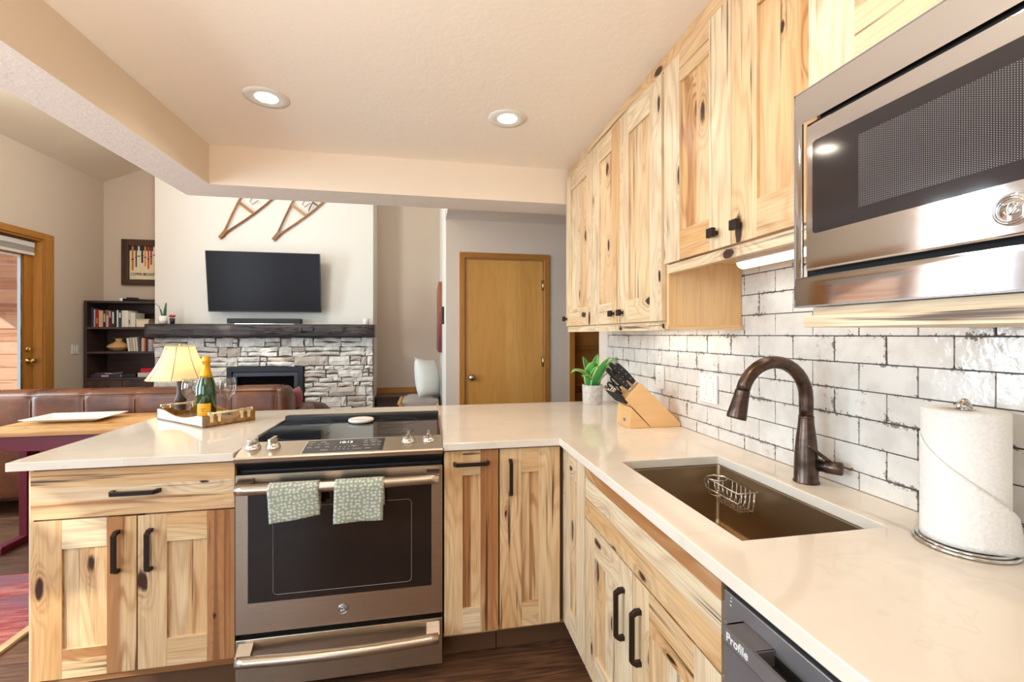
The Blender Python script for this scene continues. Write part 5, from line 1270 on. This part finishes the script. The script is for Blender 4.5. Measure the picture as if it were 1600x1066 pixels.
def secx(x):
    d = min(x-sx0, sx1-x); s = 1-(1-min(1, d/.09))**2; s = s**.5 if s > 0 else 0
    return rsec(3.90+.03*(1-s), 4.16-.03*(1-s), .12, .925-.07*(1-s), .075, puffx(x))
mb = MB(); xs_ = [sx0+(sx1-sx0)*i/150 for i in range(151)]; loftx(mb, secx, xs_, M['leather']); bkr = mb.build('backrest', t)
for k in range(-2, 6):
    xk = seam0+.337*k
    if not sx0+.05 < xk < sx1-.05: continue
    mb = MB(); mb.tube([(xk, 4.10, .921), (xk, 4.0, .924), (xk, 3.945, .905), (xk, 3.905, .85), (xk, 3.902, .3)], .0035, plain('seam_piping', S(120, 78, 50), .5) if 'seam_piping' not in bpy.data.materials else bpy.data.materials['seam_piping'], 6); mb.build('seam_piping', bkr)
mb = MB(); mb.tube([(sx0+.06, 3.912, .893), (sx1-.08, 3.912, .893)], .0035, bpy.data.materials['seam_piping'], 6); mb.build('seam_piping', bkr)
for a, b in ((sx0+.2, -2.37), (-2.365, sx1-.2)):
    mb = MB(); loftx(mb, lambda x: rsec(4.18-.01, 4.86, .30, .47, .05, -.02*(1-min(1, min(x-a, b-x)/.06))), [a+(b-a)*i/24 for i in range(25)], M['leather']); mb.build('seat_cushion', t)
for a, b in ((sx0, sx0+.19), (sx1-.19, sx1)):
    mb = MB(); loftx(mb, lambda x: rsec(4.10, 4.85, .12, .66, .06, -.035*(1-min(1, min(x-a, b-x)/.05))**2), [a+(b-a)*i/16 for i in range(17)], M['leather']); mb.build('armrest', t)
mb = MB(); mb.box((sx0+.1, 3.98, .10), (sx1-.1, 4.84, .31), M['leather_dark']); mb.build('base', t, bevel=.01)
for a, b in ((-2.98, 4.0), (sx1-.15, 4.0), (sx0+.1, 4.75), (sx1-.15, 4.75), (sx0+.1, 4.0)): mb = MB(); mb.box((a, b, 0), (a+.07, b+.07, .13), M['leather_dark']); mb.build('foot', t, bevel=.006)
def cushion(name, label, c, w, h, d, m, X=None):
    mb = MB(); n = 14
    def f(sg):
        def fn(u, v):
            a, b = u*2-1, v*2-1; e = (1-abs(a)**2.2)*(1-abs(b)**2.2); pin = 1-.09*(a*a+b*b-2*a*a*b*b)
            return (a*w/2*pin, sg*d/2*max(0, e)**.5, b*h/2*pin)
        return fn
    X = X or Matrix.Translation(c); mb.grid(f(1), n, n, m, X=X); mb.grid(f(-1), n, n, m, X=X)
    return mb, X
mb, X = cushion('p', '', None, .32, .19, .12, M['redcloth'], Matrix.Translation((-1.212, 4.44, .757)) @ Matrix.Rotation(PI/2, 4, 'Z')); tag(mb.build('throw_pillow'), 'dark red pillow standing on the right arm of the leather sofa', 'pillow')
t = thing('ottoman', 'round dark brown leather ottoman between the sofa and fireplace', 'ottoman', (-1.287, 5.2, 0))
mb = MB(); mb.lathe([(.22, .06), (.25, .10), (.255, .45), (.24, .52), (.18, .58), (.09, .607), (0, .614)], M['leather_dark'], (-1.287, 5.2, 0), 40); mb.build('cushion', t)
for k in range(4): a = k*PI/2+.4; mb = MB(); mb.lathe([(.018, 0), (.025, .07)], M['leather_dark'], (-1.287+.17*math.cos(a), 5.2+.17*math.sin(a), 0), 12); mb.build('foot', t)
# sofa table with platter and lamp
t = thing('sofa_table', 'dark red trestle table with a natural wood top behind the sofa', 'table', (-2.05, 3.48, 0))
mb = MB()
for a, b in ((3.17, 3.39), (3.39, 3.60), (3.60, 3.80)): mb.box((-2.68, a, .735), (-1.42, b, .76), M['table_wood'], 0)
mb.build('tabletop', t, merge=False, bevel=.002)
for y in (3.215, 3.745): mb = MB(); mb.prism([(-2.60, .734), (-1.50, .734), (-1.50, .70), (-1.58, .635), (-2.50, .635), (-2.60, .70)], 1, y, y+.022, M['redpaint']); mb.build('apron', t, bevel=.003)
for x in (-2.60, -1.56):
    mb = MB(); mb.box((x, 3.43, .04), (x+.045, 3.53, .735), M['redpaint']); mb.build('leg', t, bevel=.004)
    mb = MB(); mb.box((x-.003, 3.25, .0), (x+.048, 3.72, .045), M['redpaint'], 1); mb.build('foot', t, bevel=.006)
mb = MB(); mb.box((-2.555, 3.465, .2), (-1.56, 3.495, .27), M['redpaint'], 0); mb.build('stretcher', t)
pc = (-2.365, 3.56)
mb = MB(); A = (.235, .14); 
def plat(s, z): return [(pc[0]+sx*A[0]*s[0], pc[1]+sy*A[1]*s[1], .7605+z) for sx, sy in ((-1, -1), (1, -1), (1, 1), (-1, 1))]
loftrings(mb, [plat((.52, .5), .0), plat((.60, .58), .002), plat((1, 1), .030), plat((.985, .98), .0335), plat((.57, .55), .010)], M['ceramic'])
mb.add(plat((.52, .5), .0), [(0, 1, 2, 3)], M['ceramic']); tag(mb.build('platter', bevel=.004), 'white rectangular platter with flared rim on the wood table top', 'platter')
lx, ly = -1.68, 3.46
t = thing('table_lamp', 'lit table lamp with a bell shaped cream shade on the sofa table', 'lamp', (lx, ly, .76))
mb = MB(); mb.lathe([(.075, 0), (.075, .012), (.045, .022), (.032, .035), (.030, .12), (.036, .135), (.030, .15), (.020, .18), (.022, .26), (.012, .28), (.010, .33), (0, .33)], plain('lamp_metal', S(66, 56, 54), .4, .6), (lx, ly, .7605), 28); mb.build('base', t)
NP = 8
def sh(u, v):
    r = .087+(.197-.087)*(v**1.55*.75+v*.25); k = (u*NP) % 1; r *= 1-.035*(1-(2*k-1)**2)*(.4+.6*v); a = u*2*PI+.2
    return (lx+r*math.cos(a), ly+r*math.sin(a), 1.267-.225*v+(-.008*(1-(2*k-1)**2)*v*0))
mb = MB(); mb.grid(sh, 64, 14, M['shade']); sd = mb.build('lamp_shade', t)
for k in range(NP):
    mb = MB(); mb.tube([tuple(Vector(sh(k/NP, v/10))+Vector((0, 0, .0))) for v in range(11)], .0018, M['leather_dark'], 5); mb.build('shade_rib', sd)
for v in (0, 1): mb = MB(); mb.tube([sh(i/64, v) for i in range(64)], .0028, plain('shade_trim', S(214, 186, 130), .7) if 'shade_trim' not in bpy.data.materials else bpy.data.materials['shade_trim'], 5, True); mb.build('shade_trim', sd)
mb = MB(); mb.tube([(lx, ly, 1.08), (lx, ly, 1.27)], .003, M['brass'], 6); mb.tube([(lx-.085, ly, 1.262), (lx+.085, ly, 1.262)], .002, M['brass'], 6); mb.lathe([(.010, 0), (.008, .015), (0, .018)], M['brass'], (lx, ly, 1.268), 12); mb.build('harp', t)
mb = MB(); mb.lathe([(.013, 0), (.028, .03), (.030, .05), (.018, .07), (0, .076)], M['bulb'], (lx, ly, 1.10), 16); mb.build('bulb', t)
lamp('table_lamp', 'POINT', (lx, ly, 1.14), 5, (1, .78, .54), shadow_soft_size=.04)
# bench corner at the divider
t = thing('storage_chest', 'low dark wooden chest along the back wall right of the fireplace', 'chest', (-.2, 5.9, 0))
mb = MB(); mb.box((-.62, 5.72, 0), (.14, 6.03, .56), M['walnut'], 0); mb.build('body', t, bevel=.004)
mb = MB(); mb.box((-.635, 5.70, .56), (.15, 6.04, .585), M['walnut'], 0); mb.build('lid', t, bevel=.003)
mb = MB(); mb.box((-.642, 6.04, .585), (.158, 6.068, .652), M['oak_trim'], 0); struct(mb, 'trim_1')
t = thing('bench', 'small wood framed bench with a grey cushion beside the white divider wall', 'bench', (-.08, 5.28, 0))
for x in (-.31, .09):
    for y in (5.05, 5.50): mb = MB(); mb.box((x, y, 0), (x+.035, y+.035, .575), M['oak']); mb.build('leg', t, bevel=.003)
mb = MB(); mb.box((-.325, 5.03, .575), (-.29, 5.55, .60), M['oak'], 1); mb.build('arm_rail', t, bevel=.004)
mb = MB(); mb.box((-.29, 5.05, .45), (.125, 5.53, .50), M['oak'], 1); mb.build('seat_frame', t, bevel=.004)
mb = MB(); loftx(mb, lambda x: rsec(5.05, 5.53, .50, .635, .05, -.03*(1-min(1, min(x+.28, .125-x)/.07))), [-.28+.405*i/18 for i in range(19)], M['greycloth']); mb.build('cushion', t)
mb, X = cushion('p', '', None, .44, .45, .20, M['pillow'], Matrix.Translation((.0, 5.22, .85)) @ Matrix.Rotation(PI/2-.55, 4, 'Z') @ Matrix.Rotation(-.2, 4, 'X') @ Matrix.Rotation(.12, 4, 'Y')); pl = mb.build('throw_pillow'); tag(pl, 'plump white pillow leaning on the divider wall above the grey cushion', 'pillow')
t = thing('wall_art', 'deep edged red and copper wall panel seen edge-on beside the doorway', 'wall art', (.14, 5.5, 1.15))
mb = MB(); CP = G('copper_red_edge', rough=.4); z_ = CP.pos()[2]; CP.set('Base Color', CP.mix(CP.ss(CP.add(z_, CP.mul(CP.noise(CP.vec(*CP.pos()), 9, 2), .3)), 1.4, 1.8), S(110, 34, 40), S(156, 84, 58)))
mb.box((.120, 5.05, 1.147), (.158, 5.95, 1.939), CP.m); mb.build('panel', t, bevel=.003)
# rug
t = thing('area_rug', 'faded red rug with a beige bound edge on the dark floor', 'rug', (-2.6, 2.0, 0))
mb = MB(); mb.box((-3.5, .6, .001), (-1.80, 2.95, .012), M['rug']); mb.build('pile', t)
mb = MB(); bb = plain('rug_binding', S(206, 172, 130), .9); mb.box((-1.80, .6, .001), (-1.765, 2.95, .013), bb); mb.build('binding', t)
